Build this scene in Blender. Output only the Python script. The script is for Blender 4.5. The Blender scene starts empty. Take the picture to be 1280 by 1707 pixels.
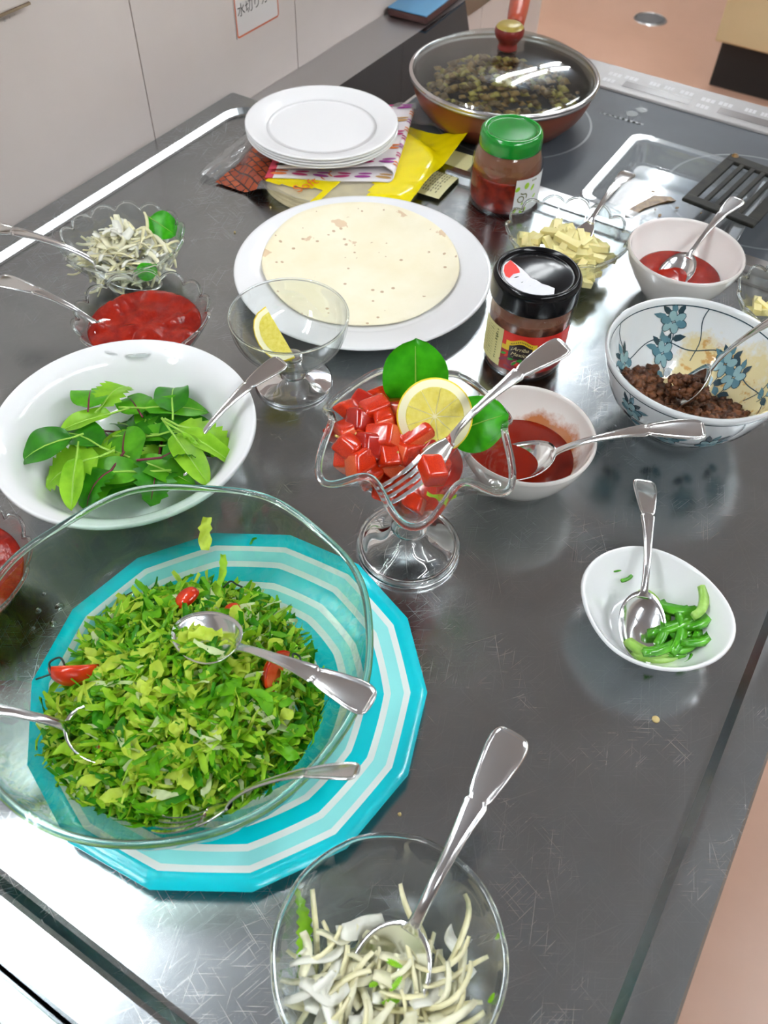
import bpy, bmesh, math, random
from mathutils import Vector, Matrix, noise
PI = math.pi
sc = bpy.context.scene
COL = sc.collection

# ------------------------------------------------------------------ camera
cam = bpy.data.cameras.new('camera')
cam_o = bpy.data.objects.new('camera', cam)
COL.objects.link(cam_o)
cam.sensor_fit = 'VERTICAL'
cam.sensor_height = 24.0
cam.lens = 24.0 * 1407.0 / 1707.0
cam.clip_start = 0.01
cam_o.matrix_world = Matrix((
    (0.8500848, -0.42287902, 0.31389356, 0.0),
    (0.52601363, 0.65257476, -0.54539512, 0.0),
    (0.02579714, 0.6287444, 0.77718401, 0.54),
    (0, 0, 0, 1)))
cam.dof.use_dof = True
cam.dof.focus_distance = 0.66
cam.dof.aperture_fstop = 7.5
sc.camera = cam_o

# ------------------------------------------------------------------ world + exposure
w = bpy.data.worlds.new('world')
sc.world = w
w.use_nodes = True
w.node_tree.nodes['Background'].inputs[0].default_value = (0.9, 0.95, 1.0, 1)
w.node_tree.nodes['Background'].inputs[1].default_value = 0.25
sc.view_settings.view_transform = 'Standard'
sc.view_settings.look = 'None'
sc.view_settings.gamma = 1.0
sc.view_settings.use_curve_mapping = False
sc.view_settings.exposure = 0.75
TUBE_STRENGTH = 26.0

# ------------------------------------------------------------------ materials
MATS = {}


class NT:
    """small node-tree helper"""
    def __init__(self, name):
        self.m = bpy.data.materials.new(name)
        self.m.use_nodes = True
        self.t = self.m.node_tree
        self.b = self.t.nodes['Principled BSDF']
        self.out = self.t.nodes['Material Output']
        MATS[name] = self.m

    def n(self, typ, **kw):
        o = self.t.nodes.new(typ)
        for k, v in kw.items():
            setattr(o, k, v)
        return o

    def l(self, a, b):
        self.t.links.new(a, b)

    def coord(self, scale=(1, 1, 1), rot=(0, 0, 0), kind='Object', loc=(0, 0, 0)):
        tc = self.n('ShaderNodeTexCoord')
        mp = self.n('ShaderNodeMapping')
        mp.inputs['Scale'].default_value = scale
        mp.inputs['Rotation'].default_value = rot
        mp.inputs['Location'].default_value = loc
        v = tc.outputs[kind]
        if any(rot) and (scale[0] != scale[1]):      # turn first, then stretch
            m0 = self.n('ShaderNodeMapping')
            m0.inputs['Rotation'].default_value = rot
            mp.inputs['Rotation'].default_value = (0, 0, 0)
            self.l(v, m0.inputs['Vector'])
            v = m0.outputs[0]
        self.l(v, mp.inputs['Vector'])
        return mp.outputs[0]

    def noise(self, vec, scale, detail=3, rough=0.5):
        o = self.n('ShaderNodeTexNoise')
        o.inputs['Scale'].default_value = scale
        o.inputs['Detail'].default_value = detail
        o.inputs['Roughness'].default_value = rough
        self.l(vec, o.inputs['Vector'])
        return o.outputs['Fac']

    def ramp(self, fac, stops):
        o = self.n('ShaderNodeValToRGB')
        e = o.color_ramp.elements
        while len(e) < len(stops):
            e.new(0.5)
        for i, (p, c) in enumerate(stops):
            e[i].position = p
            e[i].color = c if len(c) == 4 else (*c, 1)
        self.l(fac, o.inputs['Fac'])
        return o.outputs['Color']

    def mix(self, fac, a, b):
        o = self.n('ShaderNodeMix', data_type='RGBA')
        for s, v in ((o.inputs[0], fac), (o.inputs[6], a), (o.inputs[7], b)):
            if isinstance(v, (tuple, list)):
                s.default_value = v if len(v) == 4 else (*v, 1)
            elif isinstance(v, (int, float)):
                s.default_value = v
            else:
                self.l(v, s)
        return o.outputs[2]

    def math(self, op, a, b=None, clamp=False):
        o = self.n('ShaderNodeMath', operation=op, use_clamp=clamp)
        for i, v in enumerate((a, b)):
            if v is None:
                continue
            if isinstance(v, (int, float)):
                o.inputs[i].default_value = v
            else:
                self.l(v, o.inputs[i])
        return o.outputs[0]

    def bump(self, h, strength, dist=0.001):
        o = self.n('ShaderNodeBump')
        o.inputs['Strength'].default_value = strength
        o.inputs['Distance'].default_value = dist
        self.l(h, o.inputs['Height'])
        self.l(o.outputs[0], self.b.inputs['Normal'])
        return o

    def base(self, c, rough, metal=0.0, spec=0.5):
        if isinstance(c, (tuple, list)):
            self.b.inputs['Base Color'].default_value = (*c[:3], 1)
        else:
            self.l(c, self.b.inputs['Base Color'])
        self.b.inputs['Roughness'].default_value = rough
        self.b.inputs['Metallic'].default_value = metal
        self.b.inputs['Specular IOR Level'].default_value = spec


def plain(name, c, rough=0.5, metal=0.0, spec=0.5, var=0.0, scale=40.0, bump=0.0, coat=0.0, sss=0.0, c2=None, transl=0.0):
    t = NT(name)
    if var > 0 or c2:
        f = t.noise(t.coord(), scale, 4)
        a = tuple(max(0, v * (1 - var)) for v in c[:3])
        b = c2 if c2 else tuple(min(1, v * (1 + var)) for v in c[:3])
        col = t.ramp(f, [(0.33, a), (0.67, b)])
        t.base(col, rough, metal, spec)
        if bump:
            t.bump(f, bump)
    else:
        t.base(c, rough, metal, spec)
        if bump:
            t.bump(t.noise(t.coord(), scale, 4), bump)
    t.b.inputs['Coat Weight'].default_value = coat
    t.b.inputs['Coat Roughness'].default_value = 0.05
    if sss:
        t.b.inputs['Subsurface Weight'].default_value = sss
        t.b.inputs['Subsurface Radius'].default_value = (0.006, 0.004, 0.003)
    if transl:
        tr = t.n('ShaderNodeBsdfTranslucent')
        tr.inputs[0].default_value = (*[min(1, v * 1.3) for v in c[:3]], 1)
        mx = t.n('ShaderNodeMixShader')
        mx.inputs[0].default_value = transl
        t.l(t.b.outputs[0], mx.inputs[1])
        t.l(tr.outputs[0], mx.inputs[2])
        t.l(mx.outputs[0], t.out.inputs[0])
    return t.m


def thin_glass(name, tint, f0=0.05, edge=0.75, power=3.2, milky=0.0, rough=0.02):
    """glass wall without bending: clear, with a Fresnel sheen on both faces"""
    t = NT(name)
    t.t.nodes.remove(t.b)
    tr = t.n('ShaderNodeBsdfTransparent')
    tr.inputs[0].default_value = (*tint, 1)
    gl = t.n('ShaderNodeBsdfGlossy')
    gl.inputs['Roughness'].default_value = rough
    lw = t.n('ShaderNodeLayerWeight')
    lw.inputs[0].default_value = 0.5
    p = t.math('POWER', lw.outputs['Facing'], power)
    p = t.math('MULTIPLY', p, edge)
    p = t.math('ADD', p, f0, clamp=True)
    mx = t.n('ShaderNodeMixShader')
    t.l(p, mx.inputs[0])
    t.l(tr.outputs[0], mx.inputs[1])
    t.l(gl.outputs[0], mx.inputs[2])
    o = mx.outputs[0]
    if milky:
        df = t.n('ShaderNodeBsdfDiffuse')
        df.inputs[0].default_value = (0.9, 0.92, 0.92, 1)
        m2 = t.n('ShaderNodeMixShader')
        m2.inputs[0].default_value = milky
        t.l(o, m2.inputs[1])
        t.l(df.outputs[0], m2.inputs[2])
        o = m2.outputs[0]
    t.l(o, t.out.inputs[0])
    return t.m


def solid_glass(name, tint=(0.97, 1, 0.99), rough=0.0):
    t = NT(name)
    t.base(tint, rough)
    t.b.inputs['Transmission Weight'].default_value = 1.0
    t.b.inputs['IOR'].default_value = 1.5
    return t.m


def steel_top():
    t = NT('brushed_steel')
    v = t.coord()
    cloud = t.noise(v, 5.0, 4, 0.6)
    smudge = t.noise(v, 28.0, 5, 0.65)
    col = t.ramp(cloud, [(0.25, (0.325, 0.35, 0.36)), (0.75, (0.45, 0.48, 0.49))])
    rgh = t.math('MULTIPLY_ADD', smudge, 0.16)
    t.t.nodes[-1].inputs[2].default_value = 0.13
    grit = t.noise(v, 160.0, 6, 0.75)
    col = t.mix(t.math('MULTIPLY', grit, 0.35), col, (0.30, 0.31, 0.32))
    masks = None
    for rot, sx, sy, thr in ((0.35, 26, 1500, 0.66), (-0.9, 14, 1100, 0.68), (1.9, 34, 1900, 0.65), (0.95, 9, 900, 0.70), (2.6, 40, 2100, 0.65), (1.25, 18, 1500, 0.66)):
        f = t.noise(t.coord((sx, sy, 1), (0, 0, rot)), 1.0, 1.5, 0.4)
        m = t.n('ShaderNodeMapRange')
        m.inputs['From Min'].default_value = thr
        m.inputs['From Max'].default_value = thr + 0.05
        t.l(f, m.inputs['Value'])
        masks = m.outputs[0] if masks is None else t.math('MAXIMUM', masks, m.outputs[0])
    fine = t.noise(t.coord((30, 900, 1), (0, 0, 0.5)), 1.0, 2)
    patch = t.n('ShaderNodeMapRange')
    patch.inputs['From Min'].default_value = 0.42
    patch.inputs['From Max'].default_value = 0.68
    t.l(t.noise(v, 9.0, 3, 0.6), patch.inputs['Value'])
    masks = t.math('MULTIPLY', masks, t.math('MULTIPLY_ADD', patch.outputs[0], 0.34))
    t.t.nodes[-2].inputs[2].default_value = 0.09
    col = t.mix(masks, col, (0.78, 0.78, 0.79))
    t.base(col, 0.25, 1.0)
    r2 = t.math('MULTIPLY_ADD', masks, 0.25)
    t.l(rgh, t.t.nodes[-1].inputs[2])
    t.l(r2, t.b.inputs['Roughness'])
    h = t.math('ADD', masks, t.math('MULTIPLY', fine, 0.25))
    t.bump(h, 0.06, 0.0005)
    return t.m


def stained(name, c, stain, a, b, cc, d, rough=0.12, nscale=55.0, amp=0.9, soft=0.25):
    """glazed ceramic with a food stain whose edge is set by position and noise"""
    t = NT(name)
    tc = t.n('ShaderNodeTexCoord')
    sp = t.n('ShaderNodeSeparateXYZ')
    t.l(tc.outputs['Object'], sp.inputs[0])
    f = t.noise(tc.outputs['Object'], nscale, 5, 0.6)
    s = t.math('MULTIPLY', f, amp)
    for ax, k in ((0, a), (1, b), (2, cc)):
        s = t.math('ADD', s, t.math('MULTIPLY', sp.outputs[ax], k))
    s = t.math('ADD', s, d)
    m = t.n('ShaderNodeMapRange')
    m.inputs['From Min'].default_value = 0.5
    m.inputs['From Max'].default_value = 0.5 + soft
    t.l(s, m.inputs['Value'])
    t.base(t.mix(m.outputs[0], c, stain), rough)
    t.b.inputs['Coat Weight'].default_value = 0.3
    return t.m


steel_top()
plain('steel_cutlery', (0.78, 0.79, 0.78), 0.13, 1.0)
plain('steel_polished', (0.7, 0.7, 0.7), 0.12, 1.0)
plain('steel_satin', (0.55, 0.55, 0.55), 0.3, 1.0)
plain('white_ceramic', (0.86, 0.87, 0.88), 0.1, coat=0.5)
plain('white_plate', (0.87, 0.87, 0.88), 0.16, coat=0.3)
plain('cream_ceramic', (0.84, 0.80, 0.76), 0.15, coat=0.3)
thin_glass('clear_glass', (0.955, 0.975, 0.97))
thin_glass('green_glass', (0.88, 0.955, 0.915), 0.05, 0.7, 3.0)
thin_glass('jar_glass', (0.96, 0.97, 0.96), 0.06, 0.6)
thin_glass('lid_glass', (0.88, 0.91, 0.90), 0.07, 0.5, 3.0)
thin_glass('tray_plastic', (0.92, 0.94, 0.95), 0.07, 0.7, 2.5, milky=0.07, rough=0.08)
thin_glass('film', (0.94, 0.95, 0.95), 0.1, 0.6, 2.0, milky=0.08, rough=0.12)
solid_glass('solid_glass')
solid_glass('solid_green_glass', (0.80, 0.95, 0.88))

# ------------------------------------------------------------------ object helpers
def link(name, me, mat=None, parent=None):
    o = bpy.data.objects.new(name, me)
    COL.objects.link(o)
    if mat is not None:
        for m in (mat if isinstance(mat, (list, tuple)) else [mat]):
            me.materials.append(MATS[m])
    if parent is not None:
        o.parent = parent
    return o


def mesh(name, V, F, mat=None, parent=None, smooth=True, idx=None):
    me = bpy.data.meshes.new(name)
    me.from_pydata([tuple(v) for v in V], [], [tuple(f) for f in F])
    if smooth:
        me.polygons.foreach_set('use_smooth', [True] * len(me.polygons))
    if idx:
        me.polygons.foreach_set('material_index', idx)
    me.update()
    return link(name, me, mat, parent)


def tag(o, label, cat, group=None, kind=None):
    o['label'] = label
    o['category'] = cat
    if group:
        o['group'] = group
    if kind:
        o['kind'] = kind
    return o


def thing(name, label, cat, loc=(0, 0, 0), rz=0.0, group=None):
    o = bpy.data.objects.new(name, None)
    o.empty_display_size = 0.01
    COL.objects.link(o)
    o.location = loc
    o.rotation_euler = (0, 0, rz)
    return tag(o, label, cat, group)


def struct(o):
    o['kind'] = 'structure'
    return o


def copy_tree(o, parent=None):
    c = o.copy()
    COL.objects.link(c)
    c.parent = parent
    for ch in list(o.children):
        copy_tree(ch, c)
    return c


def box_vf(x0, x1, y0, y1, z0, z1):
    V = [(x0, y0, z0), (x1, y0, z0), (x1, y1, z0), (x0, y1, z0), (x0, y0, z1), (x1, y0, z1), (x1, y1, z1), (x0, y1, z1)]
    F = [(0, 3, 2, 1), (4, 5, 6, 7), (0, 1, 5, 4), (1, 2, 6, 5), (2, 3, 7, 6), (3, 0, 4, 7)]
    return V, F


def box(name, x0, x1, y0, y1, z0, z1, mat, parent=None, bevel=0.0):
    V, F = box_vf(x0, x1, y0, y1, z0, z1)
    o = mesh(name, V, F, mat, parent, smooth=False)
    if bevel:
        md = o.modifiers.new('bevel', 'BEVEL')
        md.width = bevel
        md.segments = 2
    return o


def cr(pts, n=6):
    """Catmull-Rom through points (any dimension)"""
    P = [Vector(p) for p in pts]
    out = []
    for i in range(len(P) - 1):
        p0 = P[i - 1] if i else P[i] * 2 - P[i + 1]
        p1, p2 = P[i], P[i + 1]
        p3 = P[i + 2] if i + 2 < len(P) else P[i + 1] * 2 - P[i]
        for k in range(n):
            t = k / n
            out.append(0.5 * ((2 * p1) + (p2 - p0) * t + (2 * p0 - 5 * p1 + 4 * p2 - p3) * t * t + (3 * p1 - p0 - 3 * p2 + p3) * t ** 3))
    out.append(P[-1])
    return out


def lathe_vf(prof, n=64, mod=None):
    V, F, rings = [], [], []
    for i, (r, z) in enumerate(prof):
        if r < 1e-6:
            V.append((0, 0, z))
            rings.append([len(V) - 1])
        else:
            ids = []
            for k in range(n):
                th = 2 * PI * k / n
                rr, zz = (r, z) if mod is None else mod(th, r, z, i)
                V.append((rr * math.cos(th), rr * math.sin(th), zz))
                ids.append(len(V) - 1)
            rings.append(ids)
    for a, b in zip(rings, rings[1:]):
        if len(a) == 1 and len(b) == 1:
            continue
        for k in range(n):
            k2 = (k + 1) % n
            if len(a) == 1:
                F.append((a[0], b[k2], b[k]))
            elif len(b) == 1:
                F.append((a[k], a[k2], b[0]))
            else:
                F.append((a[k], a[k2], b[k2], b[k]))
    return V, F


def lathe(name, prof, mat, parent=None, n=64, mod=None, smooth=True):
    V, F = lathe_vf([tuple(p) for p in prof], n, mod)
    return mesh(name, V, F, mat, parent, smooth)


def tube_vf(path, rad, n=8, cap=True):
    P = [Vector(p) for p in path]
    V, F = [], []
    up = Vector((0, 0, 1))
    prev = None
    for i, p in enumerate(P):
        d = (P[min(i + 1, len(P) - 1)] - P[max(i - 1, 0)]).normalized()
        a = prev - d * prev.dot(d) if prev is not None else d.cross(up if abs(d.z) < 0.9 else Vector((1, 0, 0)))
        a.normalize()
        prev = a
        b = d.cross(a)
        r = rad[i] if isinstance(rad, (list, tuple)) else rad
        for k in range(n):
            th = 2 * PI * k / n
            V.append(p + a * (r * math.cos(th)) + b * (r * math.sin(th)))
    for i in range(len(P) - 1):
        for k in range(n):
            k2 = (k + 1) % n
            F.append((i * n + k, i * n + k2, (i + 1) * n + k2, (i + 1) * n + k))
    if cap:
        F.append(tuple(range(n))[::-1])
        F.append(tuple((len(P) - 1) * n + k for k in range(n)))
    return V, F


def tube(name, path, rad, mat, parent=None, n=8):
    V, F = tube_vf(path, rad, n)
    return mesh(name, V, F, mat, parent)


def grid(nu, nv, fn):
    V = [fn(i / nu, j / nv) for j in range(nv + 1) for i in range(nu + 1)]
    F = [(j * (nu + 1) + i, j * (nu + 1) + i + 1, (j + 1) * (nu + 1) + i + 1, (j + 1) * (nu + 1) + i) for j in range(nv) for i in range(nu)]
    return V, F


def solidify(o, t, off=-1.0):
    md = o.modifiers.new('solid', 'SOLIDIFY')
    md.thickness = t
    md.offset = off
    return o


def subsurf(o, lv=1):
    md = o.modifiers.new('sub', 'SUBSURF')
    md.levels = lv
    md.render_levels = lv
    return o


def basis(x_dir, z_hint, loc, scale=1.0):
    x = Vector(x_dir).normalized()
    z = Vector(z_hint)
    z = (z - x * z.dot(x)).normalized()
    y = z.cross(x)
    M = Matrix((x, y, z)).transposed().to_4x4()
    return Matrix.Translation(Vector(loc)) @ M @ Matrix.Scale(scale, 4)


def text_vf(s, size, shear=0.0, spacing=1.0):
    cu = bpy.data.curves.new('writing', 'FONT')
    cu.body = s
    cu.size = size
    cu.shear = shear
    cu.align_x = 'CENTER'
    cu.space_character = spacing
    cu.resolution_u = 3
    o = bpy.data.objects.new('writing', cu)
    COL.objects.link(o)
    dg = bpy.context.evaluated_depsgraph_get()
    dg.update()
    me = o.evaluated_get(dg).to_mesh()
    V = [v.co.copy() for v in me.vertices]
    F = [tuple(p.vertices) for p in me.polygons]
    o.evaluated_get(dg).to_mesh_clear()
    bpy.data.objects.remove(o)
    bpy.data.curves.remove(cu)
    return V, F


def ellipse_pts(a, b, n=12, rot=0.0, cx=0.0, cy=0.0):
    c, s = math.cos(rot), math.sin(rot)
    return [(cx + a * math.cos(t) * c - b * math.sin(t) * s, cy + a * math.cos(t) * s + b * math.sin(t) * c) for t in [2 * PI * k / n for k in range(n)]]


class Decal:
    """flat print collected in 2D, mapped onto a surface function (u, v) -> point"""
    def __init__(self):
        self.V, self.F, self.I = [], [], []
        self.lift = 0
        self.L = {}

    def poly(self, pts, mi=0):
        b = len(self.V)
        cx = sum(p[0] for p in pts) / len(pts)
        cy = sum(p[1] for p in pts) / len(pts)
        self.V.append((cx, cy))
        self.V += list(pts)
        n = len(pts)
        if self.lift:
            for k in range(b, len(self.V)):
                self.L[k] = self.lift
        for k in range(n):
            self.F.append((b, b + 1 + k, b + 1 + (k + 1) % n))
            self.I.append(mi)

    def rect(self, x0, x1, y0, y1, mi=0, nx=1):
        for k in range(nx):
            a, c = x0 + (x1 - x0) * k / nx, x0 + (x1 - x0) * (k + 1) / nx
            b = len(self.V)
            self.V += [(a, y0), (c, y0), (c, y1), (a, y1)]
            self.F.append((b, b + 1, b + 2, b + 3))
            self.I.append(mi)

    def line(self, pts, wd, mi=0):
        P = [Vector((p[0], p[1])) for p in pts]
        b = len(self.V)
        for i, p in enumerate(P):
            d = P[min(i + 1, len(P) - 1)] - P[max(i - 1, 0)]
            d = d.normalized() if d.length else Vector((1, 0))
            nrm = Vector((-d.y, d.x)) * (wd / 2)
            self.V += [tuple(p + nrm), tuple(p - nrm)]
        for i in range(len(P) - 1):
            self.F.append((b + 2 * i, b + 2 * i + 1, b + 2 * i + 3, b + 2 * i + 2))
            self.I.append(mi)

    def text(self, s, size, cx, cy, mi=0, shear=0.0, rot=0.0, spacing=1.0, sx=1.0):
        V, F = text_vf(s, size, shear, spacing)
        b = len(self.V)
        c, sn = math.cos(rot), math.sin(rot)
        for v in V:
            x, y = v.x * sx, v.y
            self.V.append((cx + x * c - y * sn, cy + x * sn + y * c))
        for f in F:
            self.F.append(tuple(b + i for i in f))
            self.I.append(mi)

    def build(self, name, fn, mats, parent=None):
        P = []
        for i, v in enumerate(self.V):
            p = Vector(fn(*v))
            k = self.L.get(i, 0)
            if k:           # upper print layer: a hair proud of the one below
                e = 0.0005
                nrm = (Vector(fn(v[0] + e, v[1])) - p).cross(Vector(fn(v[0], v[1] + e)) - p)
                if nrm.length > 0:
                    p = p + nrm.normalized() * k
            P.append(p)
        return mesh(name, P, self.F, mats, parent, smooth=False, idx=self.I)


rnd = random.Random(7)


def where(x, y, c, r):
    """which side of its dish a piece lies on, as the photograph shows it"""
    u = ((x - c[0]) * 0.85 + (y - c[1]) * 0.526) / r
    v = (-(x - c[0]) * 0.526 + (y - c[1]) * 0.85) / r
    if math.hypot(u, v) < 0.35:
        return 'in the middle'
    h = 'right' if u > 0.3 else ('left' if u < -0.3 else '')
    d_ = 'far' if v > 0.3 else ('near' if v < -0.3 else '')
    return 'on the ' + (d_ + ' ' + h).strip() + ' side' if (h or d_) else 'in the middle'


# ------------------------------------------------------------------ the room
FLOOR_Z = -0.80
CEIL_Z = 1.75


def floor_mat():
    t = NT('vinyl_floor')
    v = t.coord()
    f = t.noise(v, 2.5, 5, 0.6)
    g = t.noise(v, 120.0, 2)
    col = t.ramp(f, [(0.3, (0.47, 0.27, 0.185)), (0.7, (0.53, 0.315, 0.225))])
    t.base(col, 0.28)
    t.bump(g, 0.05)


floor_mat()
plain('wall_panel_paint', (0.66, 0.585, 0.55), 0.45, var=0.03, scale=6)
plain('seam_dark', (0.33, 0.27, 0.16), 0.7)
plain('room_wall_paint', (0.62, 0.59, 0.55), 0.8, var=0.04, scale=2)
plain('ceiling_paint', (0.50, 0.57, 0.66), 0.9, var=0.03, scale=3)
plain('beige_laminate', (0.60, 0.48, 0.28), 0.4, var=0.05, scale=5)
plain('black_kick', (0.012, 0.011, 0.011), 0.6)
plain('lamp_housing', (0.75, 0.75, 0.75), 0.5)
t = NT('lamp_tube')
t.base((1, 1, 1), 0.5)
t.b.inputs['Emission Color'].default_value = (0.93, 0.98, 1.0, 1)
t.b.inputs['Emission Strength'].default_value = TUBE_STRENGTH

struct(box('floor', -5, 4, -4, 7, FLOOR_Z - 0.05, FLOOR_Z, 'vinyl_floor'))
struct(box('ceiling', -5, 4, -4, 7, CEIL_Z + 0.002, CEIL_Z + 0.06, 'ceiling_paint'))
struct(box('wall_far', -5, 4, 7.0, 7.06, FLOOR_Z, CEIL_Z, 'room_wall_paint'))
struct(box('wall_near', -5, 4, -4.06, -4.0, FLOOR_Z, CEIL_Z, 'room_wall_paint'))
struct(box('wall_right', 4.0, 4.06, -4, 7, FLOOR_Z, CEIL_Z, 'room_wall_paint'))
struct(box('wall_beyond', -5.06, -5.0, -4, 7, FLOOR_Z, CEIL_Z, 'room_wall_paint'))

# low partition clad in flat panels, behind the counter
WX = -0.771
wl = struct(box('wall_left', WX - 0.08, WX - 0.004, -1.6, 1.65, FLOOR_Z, 0.46, 'seam_dark'))
ys = [-1.6] + [0.729 + 0.305 * k for k in range(-7, 4)]
pv, pf = box_vf(-0.004, 0.0, 0.0009, 0.3041, FLOOR_Z + 0.02, 0.46)
pm = bpy.data.meshes.new('panel')
pm.from_pydata(pv, [], pf)
pm.materials.append(MATS['wall_panel_paint'])
for k in range(-7, 4):
    o = link('panel', pm, None, wl)
    o.location = (WX, 0.729 + 0.305 * k, 0)

# fluorescent fixtures on the ceiling
def ceiling_light(x, y, label, lx=0.34, ly=1.24):
    o = thing('ceiling_light', label, 'ceiling light', (x, y, CEIL_Z), 0, 'fluorescent fixtures on the ceiling')
    V = []
    hw = lx / 2
    prof = [(-hw, 0), (-hw, -0.012), (-hw * 0.35, -0.045), (hw * 0.35, -0.045), (hw, -0.012), (hw, 0)]
    for yy in (-ly / 2, ly / 2):
        V += [(p[0], yy, p[1]) for p in prof]
    n = len(prof)
    F = [(k, (k + 1) % n, n + (k + 1) % n, n + k) for k in range(n)] + [tuple(range(n))[::-1], tuple(range(n, 2 * n))]
    mesh('housing', V, F, 'lamp_housing', o, smooth=False)
    for s in (-1, 1):
        tube('tube', [(s * hw * 0.62, -ly / 2 + 0.03, -0.062), (s * hw * 0.62, ly / 2 - 0.03, -0.062)], 0.019, 'lamp_tube', o, 12)
        for e in (-1, 1):
            box('socket', s * hw * 0.62 - 0.02, s * hw * 0.62 + 0.02, e * (ly / 2 - 0.018) - 0.012, e * (ly / 2 - 0.018) + 0.012, -0.085, -0.025, 'lamp_housing', o)
    return o


LX = -0.98
for (x, y, lb) in ((LX, -0.28, 'twin tube ceiling light above the near end of the counter'),
                   (LX, 2.9, 'twin tube ceiling light mirrored behind the black lidded jar'),
                   (LX, 4.25, 'twin tube ceiling light mirrored in the cooktop glass'),
                   (1.3, -0.3, 'added twin tube ceiling light to the right of the near counter end'),  # unseen right-hand row, added for general light
                   (1.3, 2.9, 'added twin tube ceiling light over the floor drain aisle'),
                   (1.3, 1.3, 'added twin tube ceiling light over the aisle beside the counter'),
                   (-3.1, -0.3, 'added twin tube ceiling light behind the partition, near end'),  # row behind the partition: unseen too, added to fill the room with light
                   (-3.1, 1.3, 'added twin tube ceiling light behind the partition, middle'),
                   (-3.1, 2.9, 'added twin tube ceiling light behind the partition, far end'),
                   (LX, -1.9, 'twin tube ceiling light behind the photographer')):
    ceiling_light(x, y, lb)

# ------------------------------------------------------------------ steel counter
RIM = 0.008
plain('counter_body', (0.5, 0.5, 0.5), 0.4, 0.6)


def rrect(x0, x1, y0, y1, r, n=8):
    out = []
    for cx, cy, a0 in ((x1 - r, y1 - r, 0), (x0 + r, y1 - r, PI / 2), (x0 + r, y0 + r, PI), (x1 - r, y0 + r, 1.5 * PI)):
        for k in range(n + 1):
            a = a0 + PI / 2 * k / n
            out.append((cx + r * math.cos(a), cy + r * math.sin(a)))
    return out


def worktop(parent, ox0, ox1, oy0, oy1, ix0, ix1, iy0, iy1):
    loops = [(rrect(ix0 + 0.002, ix1 - 0.002, iy0 + 0.002, iy1 - 0.002, 0.03), 0.0),
             (rrect(ix0 - 0.001, ix1 + 0.001, iy0 - 0.001, iy1 + 0.001, 0.033), 0.0006),
             (rrect(ix0 - 0.006, ix1 + 0.006, iy0 - 0.006, iy1 + 0.006, 0.038), RIM - 0.0008),
             (rrect(ix0 - 0.009, ix1 + 0.009, iy0 - 0.009, iy1 + 0.009, 0.041), RIM),
             (rrect(ox0 + 0.002, ox1 - 0.002, oy0 + 0.002, oy1 - 0.002, 0.004), RIM),
             (rrect(ox0, ox1, oy0, oy1, 0.005), RIM - 0.002),
             (rrect(ox0, ox1, oy0, oy1, 0.005), -0.035)]
    V, F = [], []
    n = len(loops[0][0])
    for lp, z in loops:
        V += [(p[0], p[1], z) for p in lp]
    F.append(tuple(range(n)))
    for i in range(len(loops) - 1):
        for k in range(n):
            k2 = (k + 1) % n
            F.append((i * n + k, (i + 1) * n + k, (i + 1) * n + k2, i * n + k2))
    return mesh('worktop', V, F, 'brushed_steel', parent, smooth=False)


XR = 0.1104
ct = thing('steel_counter', 'scratched stainless steel worktop with raised rim carrying the dishes', 'counter', (0, 0, FLOOR_Z))
wt = worktop(ct, WX + 0.0015, XR, -0.0205, 0.8815, -0.737, 0.0775, 0.0139, 0.860)
wt.location.z = -FLOOR_Z
box('cabinet_body', WX + 0.01, XR - 0.03, -0.01, 0.875, 0.0, -FLOOR_Z - 0.036, 'counter_body', ct)
ct2 = thing('steel_counter', 'adjoining steel worktop beyond the seam at the bottom left corner', 'counter', (0, 0, FLOOR_Z))
wt = worktop(ct2, WX + 0.0015, XR, -0.95, -0.0228, -0.737, 0.0775, -0.93, -0.0465)
wt.location.z = -FLOOR_Z
box('cabinet_body', WX + 0.01, XR - 0.03, -0.94, -0.03, 0.0, -FLOOR_Z - 0.036, 'counter_body', ct2)

# ------------------------------------------------------------------ cooktop section
plain('black_glass', (0.006, 0.006, 0.007), 0.08, spec=0.25)
t = NT('cooktop_glass')
f = t.noise(t.coord(), 9.0, 4)
t.base(t.ramp(f, [(0.3, (0.035, 0.042, 0.052)), (0.7, (0.055, 0.064, 0.076))]), 0.17, 0.0, 0.75)
t.l(t.math('MULTIPLY_ADD', t.noise(t.coord(), 60.0, 4), 0.12), t.b.inputs['Roughness'])
t.t.nodes[-2].inputs[2].default_value = 0.12
t.b.inputs['Roughness'].default_value = 0.17
plain('cooktop_mark', (0.16, 0.17, 0.18), 0.3)
plain('cooktop_dot', (0.02, 0.03, 0.03), 0.3)
plain('control_silver', (0.33, 0.315, 0.31), 0.4, 0.2)
plain('display_grey', (0.20, 0.18, 0.175), 0.2)
plain('button_print', (0.58, 0.58, 0.58), 0.5)
LEDGE = -0.0157
st = thing('cooktop_unit', 'dark glass induction cooktop with silver control strip at far end', 'cooktop', (0, 0, FLOOR_Z))
ZO = -FLOOR_Z
# ledge by the partition
box('ledge', WX + 0.0015, -0.690, 0.882, 1.62, ZO + LEDGE - 0.03, ZO + LEDGE, 'steel_satin', st)
V = [(-0.6895, 0.8825), (-0.5705, 0.8825), (-0.5705, 1.272), (-0.612, 1.272), (-0.6895, 1.40)]
n = len(V)
mesh('side_panel', [(x, y, ZO + LEDGE - 0.02) for x, y in V] + [(x, y, ZO + LEDGE + 0.0005) for x, y in V],
     [tuple(range(n))[::-1], tuple(range(n, 2 * n))] + [(k, (k + 1) % n, n + (k + 1) % n, n + k) for k in range(n)], 'black_glass', st, smooth=False)
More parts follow.
